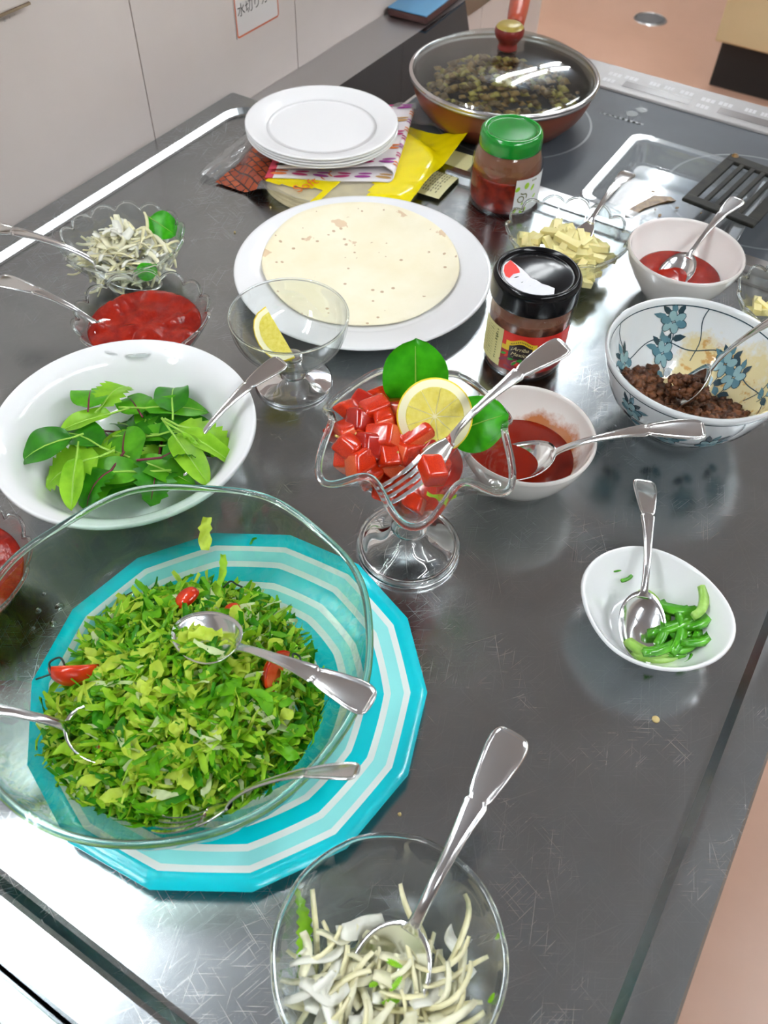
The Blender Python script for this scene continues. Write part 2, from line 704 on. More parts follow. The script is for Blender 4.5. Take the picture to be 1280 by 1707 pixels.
# frame and glass
box('frame', -0.5705, -0.5655, 0.8825, 1.272, ZO - 0.03, ZO + 0.001, 'steel_polished', st, 0.0008)
box('frame', -0.5655, XR, 0.8825, 0.9125, ZO - 0.03, ZO + 0.0005, 'steel_satin', st, 0.0008)
box('glass_top', -0.5655, XR, 0.9125, 1.197, ZO - 0.02, ZO, 'cooktop_glass', st)
cp = box('control_strip', -0.5655, XR, 1.197, 1.272, ZO - 0.03, ZO + 0.003, 'control_silver', st, 0.002)
for x0 in (-0.342, -0.205, -0.068):
    mesh('display', [(x0, 1.213, ZO + 0.0034), (x0 + 0.098, 1.213, ZO + 0.0034), (x0 + 0.098, 1.232, ZO + 0.0034), (x0, 1.232, ZO + 0.0034)], [(0, 1, 2, 3)], 'display_grey', cp, smooth=False)
    d = Decal()
    for bx, by, bw in ((-0.03, 1.214, 0.018), (-0.03, 1.236, 0.02), (-0.006, 1.238, 0.02), (0.03, 1.240, 0.016), (0.052, 1.240, 0.014), (0.075, 1.240, 0.02)):
        for q in range(3):
            d.rect(x0 + bx + q * bw / 3, x0 + bx + (q + 0.8) * bw / 3, by, by + 0.011, 0)
    d.build('button_print', lambda u, v: (u, v, ZO + 0.0033), ['button_print'], cp)
d = Decal()
for cx, cy, r in ((-0.43, 1.045, 0.105), (-0.10, 1.03, 0.105)):
    d.line([(cx + r * math.cos(a), cy + r * math.sin(a)) for a in [2 * PI * k / 64 for k in range(65)]], 0.003, 0)
d.line([(-0.338, 1.128), (-0.277, 1.130)], 0.005, 0)
for q in range(8):
    d.rect(-0.337 + q * 0.0075, -0.333 + q * 0.0075, 1.127, 1.131, 0)
for cx, cy in ((-0.301, 1.150), (-0.294, 1.168)):
    d.poly(ellipse_pts(0.008, 0.008, 16, 0, cx, cy), 1)
d.build('cooking_zone_print', lambda u, v: (u, v, ZO + 0.0004), ['cooktop_mark', 'cooktop_dot'], st)
box('cabinet_body', WX + 0.01, XR - 0.03, 0.885, 1.25, 0.0, ZO - 0.04, 'counter_body', st)
# small clear bumper at the end of the rim
o = lathe('bumper', [(0, 0.010), (0.004, 0.010), (0.0065, 0.008), (0.007, 0.0), (0, 0)], 'film', None, 16)
o.location = (-0.7355, 0.905, LEDGE)
tag(o, 'small round clear knob on the steel ledge behind the plates', 'knob')

# ------------------------------------------------------------------ sign and plate on the partition
plain('sign_white', (0.74, 0.70, 0.69), 0.4)
plain('sign_red', (0.62, 0.16, 0.08), 0.4)
plain('sign_ink', (0.05, 0.045, 0.03), 0.5)
sg = thing('wall_sign', 'white notice with red outline and black Japanese writing on panel', 'sign', (WX, 0.949, 0.066))
sm_ = lambda u, v: (0.0016, u, v)
box('board', 0.0003, 0.0013, -0.046, 0.046, 0.0, 0.075, 'sign_white', sg)
d = Decal()
P = [(p[0], p[1]) for p in rrect(-0.0445, 0.0445, 0.0015, 0.0735, 0.003, 3)]
d.line(P + [P[0]], 0.0022, 0)
d.text('水切りカゴ', 0.0165, 0.0, 0.026, 1)
d.build('writing', sm_, ['sign_red', 'sign_ink'], sg)
pl = thing('wall_plate', 'pale raised plate with brown lower edge, top left of partition', 'plate cover', (WX, 0.49, 0.2045))
box('plate', 0.0, 0.012, -0.12, 0.099, 0.001, 0.14, 'wall_panel_paint', pl, 0.002)
plain('brown_edge', (0.26, 0.19, 0.12), 0.6)
box('edge_strip', 0.0, 0.0125, -0.12, 0.0995, -0.0012, 0.0012, 'brown_edge', pl)
plain('faint_print', (0.50, 0.45, 0.43), 0.6)
d = Decal()
for q in range(9):
    d.rect(0.035 + q * 0.0062 + (q % 3) * 0.0008, 0.0375 + q * 0.0062, -0.0115 + 0.001 * ((q * 7) % 3), -0.0085, 0)
d.build('faint_print', lambda u, v: (0.0006, u, v), ['faint_print'], pl)

# ------------------------------------------------------------------ things beyond the counter
plain('drain_grey', (0.12, 0.115, 0.115), 0.6)
dr = thing('floor_drain', 'round grey drain cover set in the pinkish floor', 'drain', (-0.975, 3.64, FLOOR_Z))
lathe('cover', [(0, 0.006), (0.045, 0.006), (0.055, 0.003), (0.056, 0.0)], 'drain_grey', dr, 40)
lathe('ring', [(0.056, 0.0), (0.057, 0.004), (0.062, 0.004), (0.065, 0.0)], 'steel_satin', dr, 40)
cb = thing('floor_cabinet', 'beige cabinet on black plinth beyond the cooktop at top right', 'cabinet', (-0.62, 3.19, FLOOR_Z))
box('plinth', 0.02, 1.78, 0.03, 0.57, 0, 0.15, 'black_kick', cb)
box('carcass', 0.0, 1.8, 0.0, 0.6, 0.15, 0.95, 'beige_laminate', cb, 0.004)
for k in range(3):
    dd = box('door', 0.003 + 0.6 * k, 0.597 + 0.6 * k, -0.018, 0.0, 0.16, 0.94, 'beige_laminate', cb, 0.003)
    box('handle', 0.52 + 0.6 * k, 0.535 + 0.6 * k, -0.045, -0.018, 0.7, 0.85, 'steel_satin', dd, 0.003)

# phone on the ledge
plain('phone_blue', (0.10, 0.32, 0.55), 0.35)
plain('phone_case', (0.10, 0.04, 0.035), 0.35)
ph = thing('phone', 'smartphone in a dark case with blue cover lying on the steel ledge', 'phone', (-0.7315, 1.345, LEDGE), math.radians(3))
o = box('case', -0.036, 0.036, -0.074, 0.074, 0.0, 0.0115, 'phone_case', ph, 0.004)
o = box('cover', -0.035, 0.035, -0.073, 0.073, 0.0116, 0.0135, 'phone_blue', ph, 0.0009)

# ------------------------------------------------------------------ cutlery
HW_SPOON = cr([(0.028, 0.0062), (0.036, 0.0036), (0.06, 0.0034), (0.085, 0.0046), (0.102, 0.0064), (0.1055, 0.0067), (0.1075, 0.0056), (0.111, 0.0070), (0.122, 0.0092), (0.134, 0.0110), (0.142, 0.0114), (0.1465, 0.0104), (0.1490, 0.0080), (0.1500, 0.0042)], 6)
ZC = cr([(0.028, -0.0015), (0.036, 0.0035), (0.055, 0.0085), (0.08, 0.0105), (0.105, 0.0092), (0.13, 0.0040), (0.15, -0.002)], 9)


def interp(tab, s):
    for a, b in zip(tab, tab[1:]):
        if a[0] <= s <= b[0]:
            k = (s - a[0]) / max(1e-9, b[0] - a[0])
            return a[1] + (b[1] - a[1]) * k
    return tab[0][1] if s < tab[0][0] else tab[-1][1]


def handle_mesh():
    ss = [p[0] for p in HW_SPOON]
    nu = 30
    V, F = [], []
    for s in ss:
        hw = interp(HW_SPOON, s)
        zc = interp(ZC, s)
        for j in range(nu + 1):
            u = -1 + 2 * j / nu
            e = min(hw * (1 - abs(u)), (0.1502 - s) * 0.9)      # distance from the edge
            k = max(0.0, min(1.0, (s - 0.045) / 0.03))
            fid = 1.0 if s > 0.109 else 0.55
            q = max(0.0, min(1.0, (e - 0.0017) / 0.0008))
            rec = -0.0008 * q * q * (3 - 2 * q) * k * fid
            g = -0.0004 * math.exp(-((e - 0.0010) / 0.00025) ** 2) * k
            rnd_ = -0.0006 * max(0.0, 1 - e / 0.0007)
            V.append((s, u * hw, zc + rec + g + rnd_ + 0.0009 * (1 - u * u) * (1 - 0.6 * k)))
    n1 = nu + 1
    m = len(ss)
    for i in range(m - 1):
        for j in range(nu):
            F.append((i * n1 + j, (i + 1) * n1 + j, (i + 1) * n1 + j + 1, i * n1 + j + 1))
    b = len(V)
    for i, s in enumerate(ss):
        for j in range(n1):
            x, y, z = V[i * n1 + j]
            u = -1 + 2 * j / nu
            V.append((x, y * 0.985, interp(ZC, s) - 0.0016 - 0.0006 * (1 - u * u)))
    for i in range(m - 1):
        for j in range(nu):
            F.append((b + i * n1 + j, b + i * n1 + j + 1, b + (i + 1) * n1 + j + 1, b + (i + 1) * n1 + j))
        F.append((i * n1, b + i * n1, b + (i + 1) * n1, (i + 1) * n1))
        F.append((i * n1 + nu, (i + 1) * n1 + nu, b + (i + 1) * n1 + nu, b + i * n1 + nu))
    for j in range(nu):
        F.append((j, j + 1, b + j + 1, b + j))
        e = (m - 1) * n1
        F.append((e + j, b + e + j, b + e + j + 1, e + j + 1))
    return V, F


def spoon_bowl():
    V, F = [], []
    nr, na = 8, 40
    a, bw, dp = 0.034, 0.0215, 0.0095
    def pt(r, th, off):
        x = -a * math.cos(th) * r
        wv = bw * (1 - 0.10 * math.cos(th))
        y = wv * math.sin(th) * r
        z = -dp * (1 - r ** 2.2) * (1.0 - 0.12 * math.cos(th)) + off - 0.0012 + 0.004 * max(0, x / a) ** 3 * r
        return (x * 0.98, y, z)
    for side in (0, 1):
        off = 0.0 if side == 0 else -0.0013
        b = len(V)
        V.append(pt(0, 0, off))
        for i in range(1, nr + 1):
            for k in range(na):
                V.append(pt(i / nr, 2 * PI * k / na, off))
        for k in range(na):
            f = (b, b + 1 + k, b + 1 + (k + 1) % na)
            F.append(f if side else f[::-1])
        for i in range(nr - 1):
            for k in range(na):
                k2 = (k + 1) % na
                f = (b + 1 + i * na + k, b + 1 + (i + 1) * na + k, b + 1 + (i + 1) * na + k2, b + 1 + i * na + k2)
                F.append(f if side else f[::-1])
    h = 1 + nr * na
    o = 1 + (nr - 1) * na
    for k in range(na):
        k2 = (k + 1) % na
        F.append((o + k, o + k2, h + o + k2, h + o + k))
    return V, F


def fork_head():
    pts = [(0.0, 0.0125), (0.004, 0.0128), (0.012, 0.0122), (0.020, 0.0095), (0.026, 0.0066), (0.031, 0.0050)]
    V, F = [], []
    nu = 8
    pts = cr(pts, 3)
    for off in (0.0, -0.0018):
        for p in pts:
            for j in range(nu + 1):
                u = -1 + 2 * j / nu
                V.append((p[0], u * p[1], -0.0045 + 0.0035 * (p[0] / 0.031) ** 1.5 - 0.0015 * (1 - u * u) + off))
    n1, m = nu + 1, len(pts)
    b = n1 * m
    for i in range(m - 1):
        for j in range(nu):
            q = (i * n1 + j, (i + 1) * n1 + j, (i + 1) * n1 + j + 1, i * n1 + j + 1)
            F.append(q)
            F.append(tuple(b + x for x in q[::-1]))
        F.append((i * n1, b + i * n1, b + (i + 1) * n1, (i + 1) * n1))
        F.append((i * n1 + nu, (i + 1) * n1 + nu, b + (i + 1) * n1 + nu, b + i * n1 + nu))
    for j in range(nu):
        F.append((j, j + 1, b + j + 1, b + j))
    return V, F


def fork_tine():
    V, F = [], []
    n = 10
    for i in range(n + 1):
        t = i / n
        x = 0.002 - 0.044 * t
        hw = 0.0019 * (1 - 0.25 * t) if t < 0.93 else 0.0008
        th = 0.0009 * (1 - 0.2 * t)
        z = -0.0052 - 0.0035 * math.sin(t * PI * 0.6) + 0.0085 * t ** 2.2
        V += [(x, -hw, z - th), (x, hw, z - th), (x, hw, z + th), (x, -hw, z + th)]
    for i in range(n):
        for k in range(4):
            k2 = (k + 1) % 4
            F.append((i * 4 + k, i * 4 + k2, (i + 1) * 4 + k2, (i + 1) * 4 + k))
    F.append((3, 2, 1, 0))
    F.append(tuple(n * 4 + k for k in range(4)))
    return V, F


def quick_mesh(name, vf, mat, smooth=True):
    me = bpy.data.meshes.new(name)
    me.from_pydata([tuple(v) for v in vf[0]], [], [tuple(f) for f in vf[1]])
    if smooth:
        me.polygons.foreach_set('use_smooth', [True] * len(me.polygons))
    for m in (mat if isinstance(mat, (list, tuple)) else [mat]):
        me.materials.append(MATS[m])
    me.update()
    return me


ME_HANDLE = quick_mesh('handle', handle_mesh(), 'steel_cutlery')
ME_SBOWL = quick_mesh('spoon_bowl', spoon_bowl(), 'steel_cutlery')
ME_FHEAD = quick_mesh('fork_head', fork_head(), 'steel_cutlery')
ME_TINE = quick_mesh('tine', fork_tine(), 'steel_cutlery', False)


def cutlery(kind, bowl, end, label, up=(0, 0, 1), length=None):
    """bowl = centre of the working end, end = handle tip, both in metres"""
    b, e = Vector(bowl), Vector(end)
    L = (e - b).length if length is None else length
    o = thing(kind, label, kind.replace('serving_', ''), group='patterned steel cutlery left in the dishes')
    o.matrix_world = basis(e - b, up, b, L / 0.15)
    link('handle', ME_HANDLE, None, o)
    if kind == 'fork':
        link('fork_head', ME_FHEAD, None, o)
        for k in range(4):
            tn = link('tine', ME_TINE, None, o)
            tn.location = (0, -0.0099 + 0.0066 * k, 0)
    else:
        link('spoon_bowl', ME_SBOWL, None, o)
    return o


cutlery('spoon', (0.0028, 0.3745, 0.0215), (-0.0448, 0.4831, 0.0505), 'small spoon lying in the white dish of green pepper strips', (0.15, -0.1, 1))
cutlery('spoon', (-0.0354, 0.0824, 0.027), (-0.0349, 0.2205, 0.088), 'spoon leaning in the nearest glass bowl of raw onion')
cutlery('serving_spoon', (-0.2361, 0.1853, 0.062), (-0.1112, 0.1871, 0.100), 'spoon lying face up across the chopped lettuce salad', (0, -0.1, 1))
cutlery('fork', (-0.1695, 0.0954, 0.0542), (-0.0956, 0.1485, 0.105), 'fork seen edge on at the front rim of the lettuce salad', (-0.75, 0.1, 0.5))
cutlery('spoon', (-0.2525, 0.109, 0.035), (-0.352, 0.038, 0.100), 'spoon reaching into the lettuce salad from the left edge')
cutlery('fork', (-0.371, 0.305, 0.0316), (-0.3407, 0.4146, 0.080), 'fork resting in the white bowl of baby leaves')
cutlery('fork', (-0.1644, 0.3326, 0.1345), (-0.1147, 0.4174, 0.1990), 'fork propped in the tall glass of diced tomato')
cutlery('spoon', (-0.1426, 0.4636, 0.031), (-0.0214, 0.5241, 0.085), 'spoon resting in the white bowl of brown red sauce behind the tomato glass')
cutlery('spoon', (-0.0544, 0.6166, 0.037), (0.0153, 0.6344, 0.155), 'spoon full of mince in the blue patterned bowl')
cutlery('spoon', (-0.122, 0.7907, 0.030), (-0.1009, 0.8969, 0.068), 'spoon standing in the white bowl of red sauce beside the cheese')
cutlery('fork', (-0.2255, 0.7815, 0.0405), (-0.2209, 0.8968, 0.0600), 'fork stuck in the glass bowl of cheese sticks')
cutlery('spoon', (-0.5782, 0.4779, 0.032), (-0.6977, 0.4013, 0.085), 'spoon in the far left glass bowl of sliced onion')
cutlery('spoon', (-0.5176, 0.403, 0.030), (-0.6219, 0.3679, 0.075), 'spoon in the left glass bowl of tomato salsa')

# ------------------------------------------------------------------ bowls and plates
def wall_profile(outer, th):
    """closed bowl profile from a list of outer (r, z) running centre to rim"""
    o = cr(outer, 6)
    inner = []
    for i, p in enumerate(o):
        d = (o[min(i + 1, len(o) - 1)] - o[max(i - 1, 0)]).normalized()
        nrm = Vector((-d[1], d[0]))
        q = p + nrm * th
        inner.append(Vector((max(q[0], 0.0), q[1])))
    inner[0] = Vector((0.0, o[0][1] + th))
    tip = (o[-1] + inner[-1]) / 2 + Vector((0, th * 0.45))
    return [tuple(p) for p in o], [tuple(tip)], [tuple(p) for p in inner[::-1]]


def ceramic_bowl(name, label, cat, loc, outer, th, mat, n=72, mod=None, inner_mat=None, foot=None, group=None):
    o = thing(name, label, cat, loc, 0, group)
    a, tp, b = wall_profile(outer, th)
    if inner_mat:
        lathe('outside', a + tp, mat, o, n, mod)
        lathe('inside', tp + b, inner_mat, o, n, mod)
    else:
        lathe('body', a + tp + b, mat, o, n, mod)
    if foot:
        r, h = foot
        lathe('foot_ring', [(r - 0.004, h), (r - 0.004, 0.0), (r, 0.0), (r + 0.001, h)], mat, o, n)
    return o, a, b


# large white plate and tortilla
o = thing('dinner_plate', 'large white round plate holding one tortilla', 'plate', (-0.4019, 0.6342, 0.0))
prof = cr([(0.0, 0.006), (0.06, 0.006), (0.088, 0.0072), (0.100, 0.011), (0.118, 0.0165), (0.1325, 0.0195)], 5)
lathe('body', [(0, 0.002), (0.085, 0.002), (0.105, 0.0075), (0.1322, 0.0165), (0.1338, 0.0182)] + [tuple(p) for p in prof[::-1]], 'white_plate', o, 96)
lathe('foot_ring', [(0.070, 0.002), (0.070, 0.0), (0.0735, 0.0), (0.0745, 0.002)], 'white_plate', o, 64)
t = NT('tortilla')
v = t.coord()
f = t.noise(v, 14.0, 4, 0.6)
col = t.ramp(f, [(0.35, (0.86, 0.78, 0.55)), (0.65, (0.91, 0.85, 0.66))])
vo = t.n('ShaderNodeTexVoronoi')
vo.inputs['Scale'].default_value = 80.0
t.l(v, vo.inputs['Vector'])
spots = t.math('MULTIPLY', t.math('LESS_THAN', vo.outputs['Distance'], 0.15), t.math('GREATER_THAN', t.noise(v, 30.0, 2), 0.47))
col = t.mix(t.math('MULTIPLY', spots, 0.7), col, (0.42, 0.22, 0.09))
vo2 = t.n('ShaderNodeTexVoronoi')
vo2.inputs['Scale'].default_value = 24.0
t.l(v, vo2.inputs['Vector'])
big = t.math('ADD', vo2.outputs['Distance'], t.math('MULTIPLY', t.noise(v, 140.0, 3), 0.35))
big = t.math('MULTIPLY', t.math('LESS_THAN', big, 0.36), t.math('GREATER_THAN', t.noise(v, 20.0, 1), 0.45))
col = t.mix(t.math('MULTIPLY', big, 0.6), col, (0.60, 0.36, 0.18))
t.base(col, 0.7)
t.bump(f, 0.25)
PLATE_Z = [(0.0, 0.0068), (0.088, 0.0078), (0.100, 0.0118), (0.118, 0.0174), (0.1325, 0.0205)]
def tort_mod(th, r, z, i):
    k = (r / 0.103) ** 2
    X, Y = r * math.cos(th) - 0.0106, r * math.sin(th) + 0.0121
    zp = interp(PLATE_Z, math.hypot(X, Y))
    z = max(0.0, z * 0.3 if i < 3 else z) * 0 + zp - 0.0060 + (0.0022 if i > 4 else (0.0012 if i == 4 else 0.0004))
    return (r * (1 + 0.006 * math.sin(3 * th + 1) * k + 0.004 * math.sin(7 * th)), z + k * (0.0010 + 0.0008 * math.sin(2 * th + 0.6) + 0.0006 * math.sin(5 * th)))
o = lathe('tortilla', [(0, 0.0), (0.05, 0.0), (0.085, 0.001), (0.1025, 0.0052), (0.1036, 0.0064), (0.1028, 0.0074), (0.097, 0.0036), (0.09, 0.0036), (0.08, 0.003), (0.065, 0.002), (0.05, 0.0022), (0.0, 0.0022)], 'tortilla', None, 96, tort_mod)
o.location = (-0.4125, 0.6463, 0.0062)
tag(o, 'flat pale flour tortilla with brown toasted spots on the large plate', 'tortilla')

# white salad bowl with the baby leaves
LB = (-0.4147, 0.302, 0.0)
SALAD_OUT = [(0, 0.002), (0.05, 0.002), (0.066, 0.010), (0.080, 0.030), (0.092, 0.048), (0.1042, 0.0555)]
lb, la_, lb_ = ceramic_bowl('salad_bowl', 'wide white bowl with flared rim holding baby leaves', 'bowl', LB, SALAD_OUT, 0.0032, 'white_ceramic', 96, foot=(0.05, 0.004))

# small white bowls
SB = (-0.1422, 0.4723, 0.0)
stained('bowl_sauce_stain', (0.84, 0.80, 0.76), (0.50, 0.17, 0.05), 5, 7, -16, 0.42, nscale=38, amp=0.75, soft=0.16)
stained('bowl_red_stain', (0.84, 0.80, 0.77), (0.66, 0.28, 0.15), 1, 2, -26, 0.75, nscale=40, amp=0.5, soft=0.30)
BOWL_OUT = [(0, 0.004), (0.026, 0.004), (0.034, 0.010), (0.045, 0.026), (0.053, 0.043), (0.0562, 0.055)]
ceramic_bowl('sauce_bowl', 'small white bowl of brown red sauce behind the tomato glass', 'bowl', SB, BOWL_OUT, 0.0030, 'cream_ceramic', 72, inner_mat='bowl_sauce_stain', foot=(0.026, 0.006))
RB = (-0.1187, 0.792, 0.0)
k = 0.0583 / 0.0562
ceramic_bowl('sauce_bowl', 'small white bowl of bright red sauce near the plastic tray', 'bowl', RB, [(r * k, z) for r, z in BOWL_OUT], 0.0030, 'cream_ceramic', 72, inner_mat='bowl_red_stain', foot=(0.027, 0.006))

# blue and white patterned bowl
t = NT('bowl_oil_stain')
tc = t.n('ShaderNodeTexCoord')
sp = t.n('ShaderNodeSeparateXYZ')
t.l(tc.outputs['Object'], sp.inputs[0])
f = t.noise(tc.outputs['Object'], 26.0, 5, 0.65)
s = t.math('ADD', t.math('MULTIPLY', f, 1.1), t.math('MULTIPLY', sp.outputs[0], 4.5))
s = t.math('ADD', s, t.math('MULTIPLY', sp.outputs[2], -7.0))
s = t.math('ADD', s, 0.28)
m1 = t.n('ShaderNodeMapRange'); m1.inputs['From Min'].default_value = 0.5; m1.inputs['From Max'].default_value = 0.66
t.l(s, m1.inputs['Value'])
f2 = t.noise(tc.outputs['Object'], 75.0, 4, 0.6)
m2 = t.n('ShaderNodeMapRange'); m2.inputs['From Min'].default_value = 0.57; m2.inputs['From Max'].default_value = 0.64
t.l(f2, m2.inputs['Value'])
col = t.mix(t.math('MULTIPLY', m1.outputs[0], 0.8), (0.76, 0.79, 0.80), (0.72, 0.58, 0.22))
col = t.mix(t.math('MULTIPLY', t.math('MULTIPLY', m1.outputs[0], m2.outputs[0]), 0.8), col, (0.55, 0.26, 0.05))
t.base(col, 0.1)
t.b.inputs['Coat Weight'].default_value = 0.4
plain('porcelain', (0.76, 0.79, 0.81), 0.1, coat=0.4)
plain('paint_dark_blue', (0.022, 0.055, 0.075), 0.15)
plain('paint_mid_blue', (0.09, 0.21, 0.26), 0.15)
plain('paint_light_blue', (0.24, 0.40, 0.43), 0.15)
PB = (-0.053, 0.6155, 0.0)
PB_OUT = [(0, 0.006), (0.034, 0.006), (0.048, 0.014), (0.064, 0.034), (0.0745, 0.058), (0.0795, 0.0755)]
pb, pba, pbb = ceramic_bowl('patterned_bowl', 'white porcelain bowl painted with blue flowers, holding mince', 'bowl', PB, PB_OUT, 0.0036, 'porcelain', 96, inner_mat='bowl_oil_stain', foot=(0.034, 0.008))


def prof_fn(prof, off):
    """surface point from angle th and height z on a lathe profile running rim to base or base to rim"""
    P = sorted([(p[1], p[0]) for p in prof if p[0] > 0.02])
    def fn(th, z):
        r = interp(P, z)
        dr = (interp(P, z + 0.002) - interp(P, z - 0.002)) / 0.004
        nl = math.hypot(1, dr)
        r2, z2 = r + off / nl, z - off * dr / nl
        return (r2 * math.cos(th), r2 * math.sin(th), z2)
    return fn


def painted(prof, off, r0, name, th_list, z_top, side, K=1.2):
    fn0 = prof_fn(prof, off)
    d = Decal()
    def leaf(x, y, L, wd, rot, mi=0):
        pts = [(0, 0), (L * 0.25, wd * 0.8), (L * 0.6, wd * 0.75), (L, 0), (L * 0.6, -wd * 0.75), (L * 0.25, -wd * 0.8)]
        c, s_ = math.cos(rot), math.sin(rot)
        d.poly([(x + px * c - py * s_, y + px * s_ + py * c) for px, py in pts], mi)
    r_ = random.Random(3)
    for i, (th, z) in enumerate(th_list):
        x = th * r0
        for k in range(6):
            a = 2 * PI * k / 6 + 0.3
            cx, cy = x + 0.0058 * K * math.cos(a), z + 0.0046 * K * math.sin(a)
            d.poly(ellipse_pts(0.0046 * K, 0.0033 * K, 10, a, cx, cy), 0)
        for k in range(6):
            a = 2 * PI * k / 6 + 0.3
            cx, cy = x + 0.0058 * K * math.cos(a), z + 0.0046 * K * math.sin(a)
            d.lift = -0.0002 if side < 0 else 0.0002
            d.poly(ellipse_pts(0.0041 * K, 0.0028 * K, 10, a, cx, cy), 2 if k % 3 else 1)
            d.lift = 0
        for k in range(4):
            a = 0.6 + 0.5 * k
            leaf(x + 0.006 * K * math.cos(a), z + 0.006 * K * math.sin(a), 0.010 + 0.004 * r_.random(), 0.0030, a - 0.25, 0 if k % 2 else 1)
        st_ = [(x, z - 0.004), (x - 0.002, z - 0.012), (x - 0.001, z - 0.020)]
        d.line(cr(st_, 4), 0.0009, 0)
        leaf(x - 0.0015, z - 0.015, 0.013, 0.0036, 2.7 + 0.3 * r_.random(), 0)
        leaf(x - 0.001, z - 0.017, 0.013, 0.0038, 0.35, 1)
    # vine lines
    d.line([(r0 * 2 * PI * k / 96, z_top) for k in range(97)], 0.0011, 0)
    d.line([(r0 * 2 * PI * k / 96, z_top - 0.0335 + 0.004 * math.sin(k * 0.39)) for k in range(97)], 0.0009, 0)
    for q in range(5):
        th = 0.5 + q * 2 * PI / 5
        d.line([(r0 * (th + 0.03 * math.sin(k * 0.7)), z_top - 0.045 * k / 10) for k in range(11)], 0.0009, 0)
    # keep every print vertex on the wall
    zmin = 0.0135
    return d.build(name, lambda u, v: fn0(u / r0, max(zmin, min(z_top + 0.0006, v))), ['paint_dark_blue', 'paint_mid_blue', 'paint_light_blue'], pb)


inn = [p for p in pbb]
painted(inn, -0.0004, 0.066, 'painted_flowers', [(0.35 + k * 2 * PI / 7, 0.056 - 0.022 * (k % 2)) for k in range(7)] + [(1.0 + k * 1.25, 0.030) for k in range(5)], 0.0712, -1)
painted(pba, 0.0004, 0.071, 'painted_flowers', [(0.1 + k * 2 * PI / 6, 0.050 - 0.014 * (k % 2)) for k in range(6)] + [(0.6 + k * 1.05, 0.034) for k in range(6)], 0.0705, 1)

# pepper dish: soft egg-shaped white dish
DISH = [(-0.0461, 0.4044), (-0.027, 0.4286), (-0.0015, 0.4364), (0.0391, 0.4243), (0.0579, 0.4034), (0.0598, 0.379), (0.0455, 0.3518), (0.0169, 0.3368), (-0.0094, 0.3375), (-0.0311, 0.3521), (-0.0467, 0.3691), (-0.0522, 0.3907)]
DC = (0.0046, 0.387, 0.0)
polar = sorted([(math.atan2(y - DC[1], x - DC[0]), math.hypot(x - DC[0], y - DC[1])) for x, y in DISH])
polar = [(polar[-1][0] - 2 * PI, polar[-1][1])] + polar + [(polar[0][0] + 2 * PI, polar[0][1])]
def dish_r(th):
    th = (th + PI) % (2 * PI) - PI
    acc = wsum = 0
    for dth in (-0.3, -0.15, 0, 0.15, 0.3):
        q = (th + dth + PI) % (2 * PI) - PI
        acc += interp(polar, q)
        wsum += 1
    return acc / wsum
DISH_OUT = [(0, 0.002), (0.024, 0.002), (0.034, 0.008), (0.046, 0.022), (0.0545, 0.035)]
def dish_mod(th, r, z, i):
    k = min(1, r / 0.0545)
    return (r * (1 + k * (dish_r(th) / 0.0545 - 1)), z + 0.0025 * k * k * math.cos(2 * th + 0.8))
ceramic_bowl('condiment_dish', 'small white egg-shaped dish of green pepper strips', 'dish', DC, DISH_OUT, 0.0028, 'white_ceramic', 72, dish_mod)

# ------------------------------------------------------------------ glass dishes
def scallop(n, amp, zamp, r_rim, base=0.35, z_rim=0.05):
    def mod(th, r, z, i):
        k = max(0.0, min(1.0, (z / z_rim - base) / (1 - base))) ** 1.3
        lobe = abs(math.cos(n * th / 2)) ** 0.7
        return (r * (1 + amp * k * (lobe - 0.55)), z + zamp * k * (lobe - 0.6))
    return mod


def glass_bowl(name, label, loc, outer, th, mod=None, n=112, mat='clear_glass', rim_mat='solid_glass', rim_r=0.0014, group=None, cat='glass bowl'):
    o = thing(name, label, cat, loc, 0, group)
    a, tp, b = wall_profile(outer, th)
    lathe('wall', a + tp + b, mat, o, n, mod)
    # thicker fire-polished lip
    r, z = tp[0]
    path = []
    for k in range(n + 1):
        t_ = 2 * PI * k / n
        rr, zz = mod(t_, r, z, 0) if mod else (r, z)
        path.append((rr * math.cos(t_), rr * math.sin(t_), zz + 0.0003))
    V, F = tube_vf(path, rim_r, 8, False)
    mesh('lip', V, F, rim_mat, o)
    # heavier foot
    lathe('base', [(0, outer[1][1] - 0.0005), (outer[1][0] * 0.92, outer[1][1] - 0.0005), (outer[1][0] * 0.98, 0.0012), (outer[1][0] * 0.9, 0.0), (outer[1][0] * 0.72, 0.0), (outer[1][0] * 0.68, 0.0012), (0, 0.0012)], rim_mat, o, 48)
    return o, b


SCAL_OUT = [(0, 0.0035), (0.026, 0.0035), (0.034, 0.009), (0.046, 0.026), (0.055, 0.040), (0.0605, 0.050)]
sc_mod = scallop(14, 0.075, 0.006, 0.0605)
SG = 'small scalloped glass bowls'
OL = (-0.601, 0.500, 0.0)
SL = (-0.5046, 0.421, 0.0)
CH = (-0.235, 0.765, 0.0)
RG = (0.002, 0.779, 0.0)
FL = (-0.4293, 0.1319, 0.0)
glass_bowl('glass_bowl', 'scalloped glass bowl of sliced white onion at far left', OL, SCAL_OUT, 0.0022, sc_mod, group=SG)
glass_bowl('glass_bowl', 'scalloped glass bowl of chunky tomato salsa in front of the onion bowl', SL, SCAL_OUT, 0.0022, sc_mod, group=SG)
glass_bowl('glass_bowl', 'scalloped glass bowl of cheese sticks behind the black lidded jar', CH, [(r * 1.04, z * 0.95) for r, z in SCAL_OUT], 0.0022, sc_mod, group=SG)
glass_bowl('glass_bowl', 'scalloped glass bowl of cheese cut off by the right edge', RG, SCAL_OUT, 0.0022, sc_mod, group=SG)
glass_bowl('glass_bowl', 'scalloped glass bowl of red salsa cut off by the left edge', FL, SCAL_OUT, 0.0022, sc_mod, group=SG)

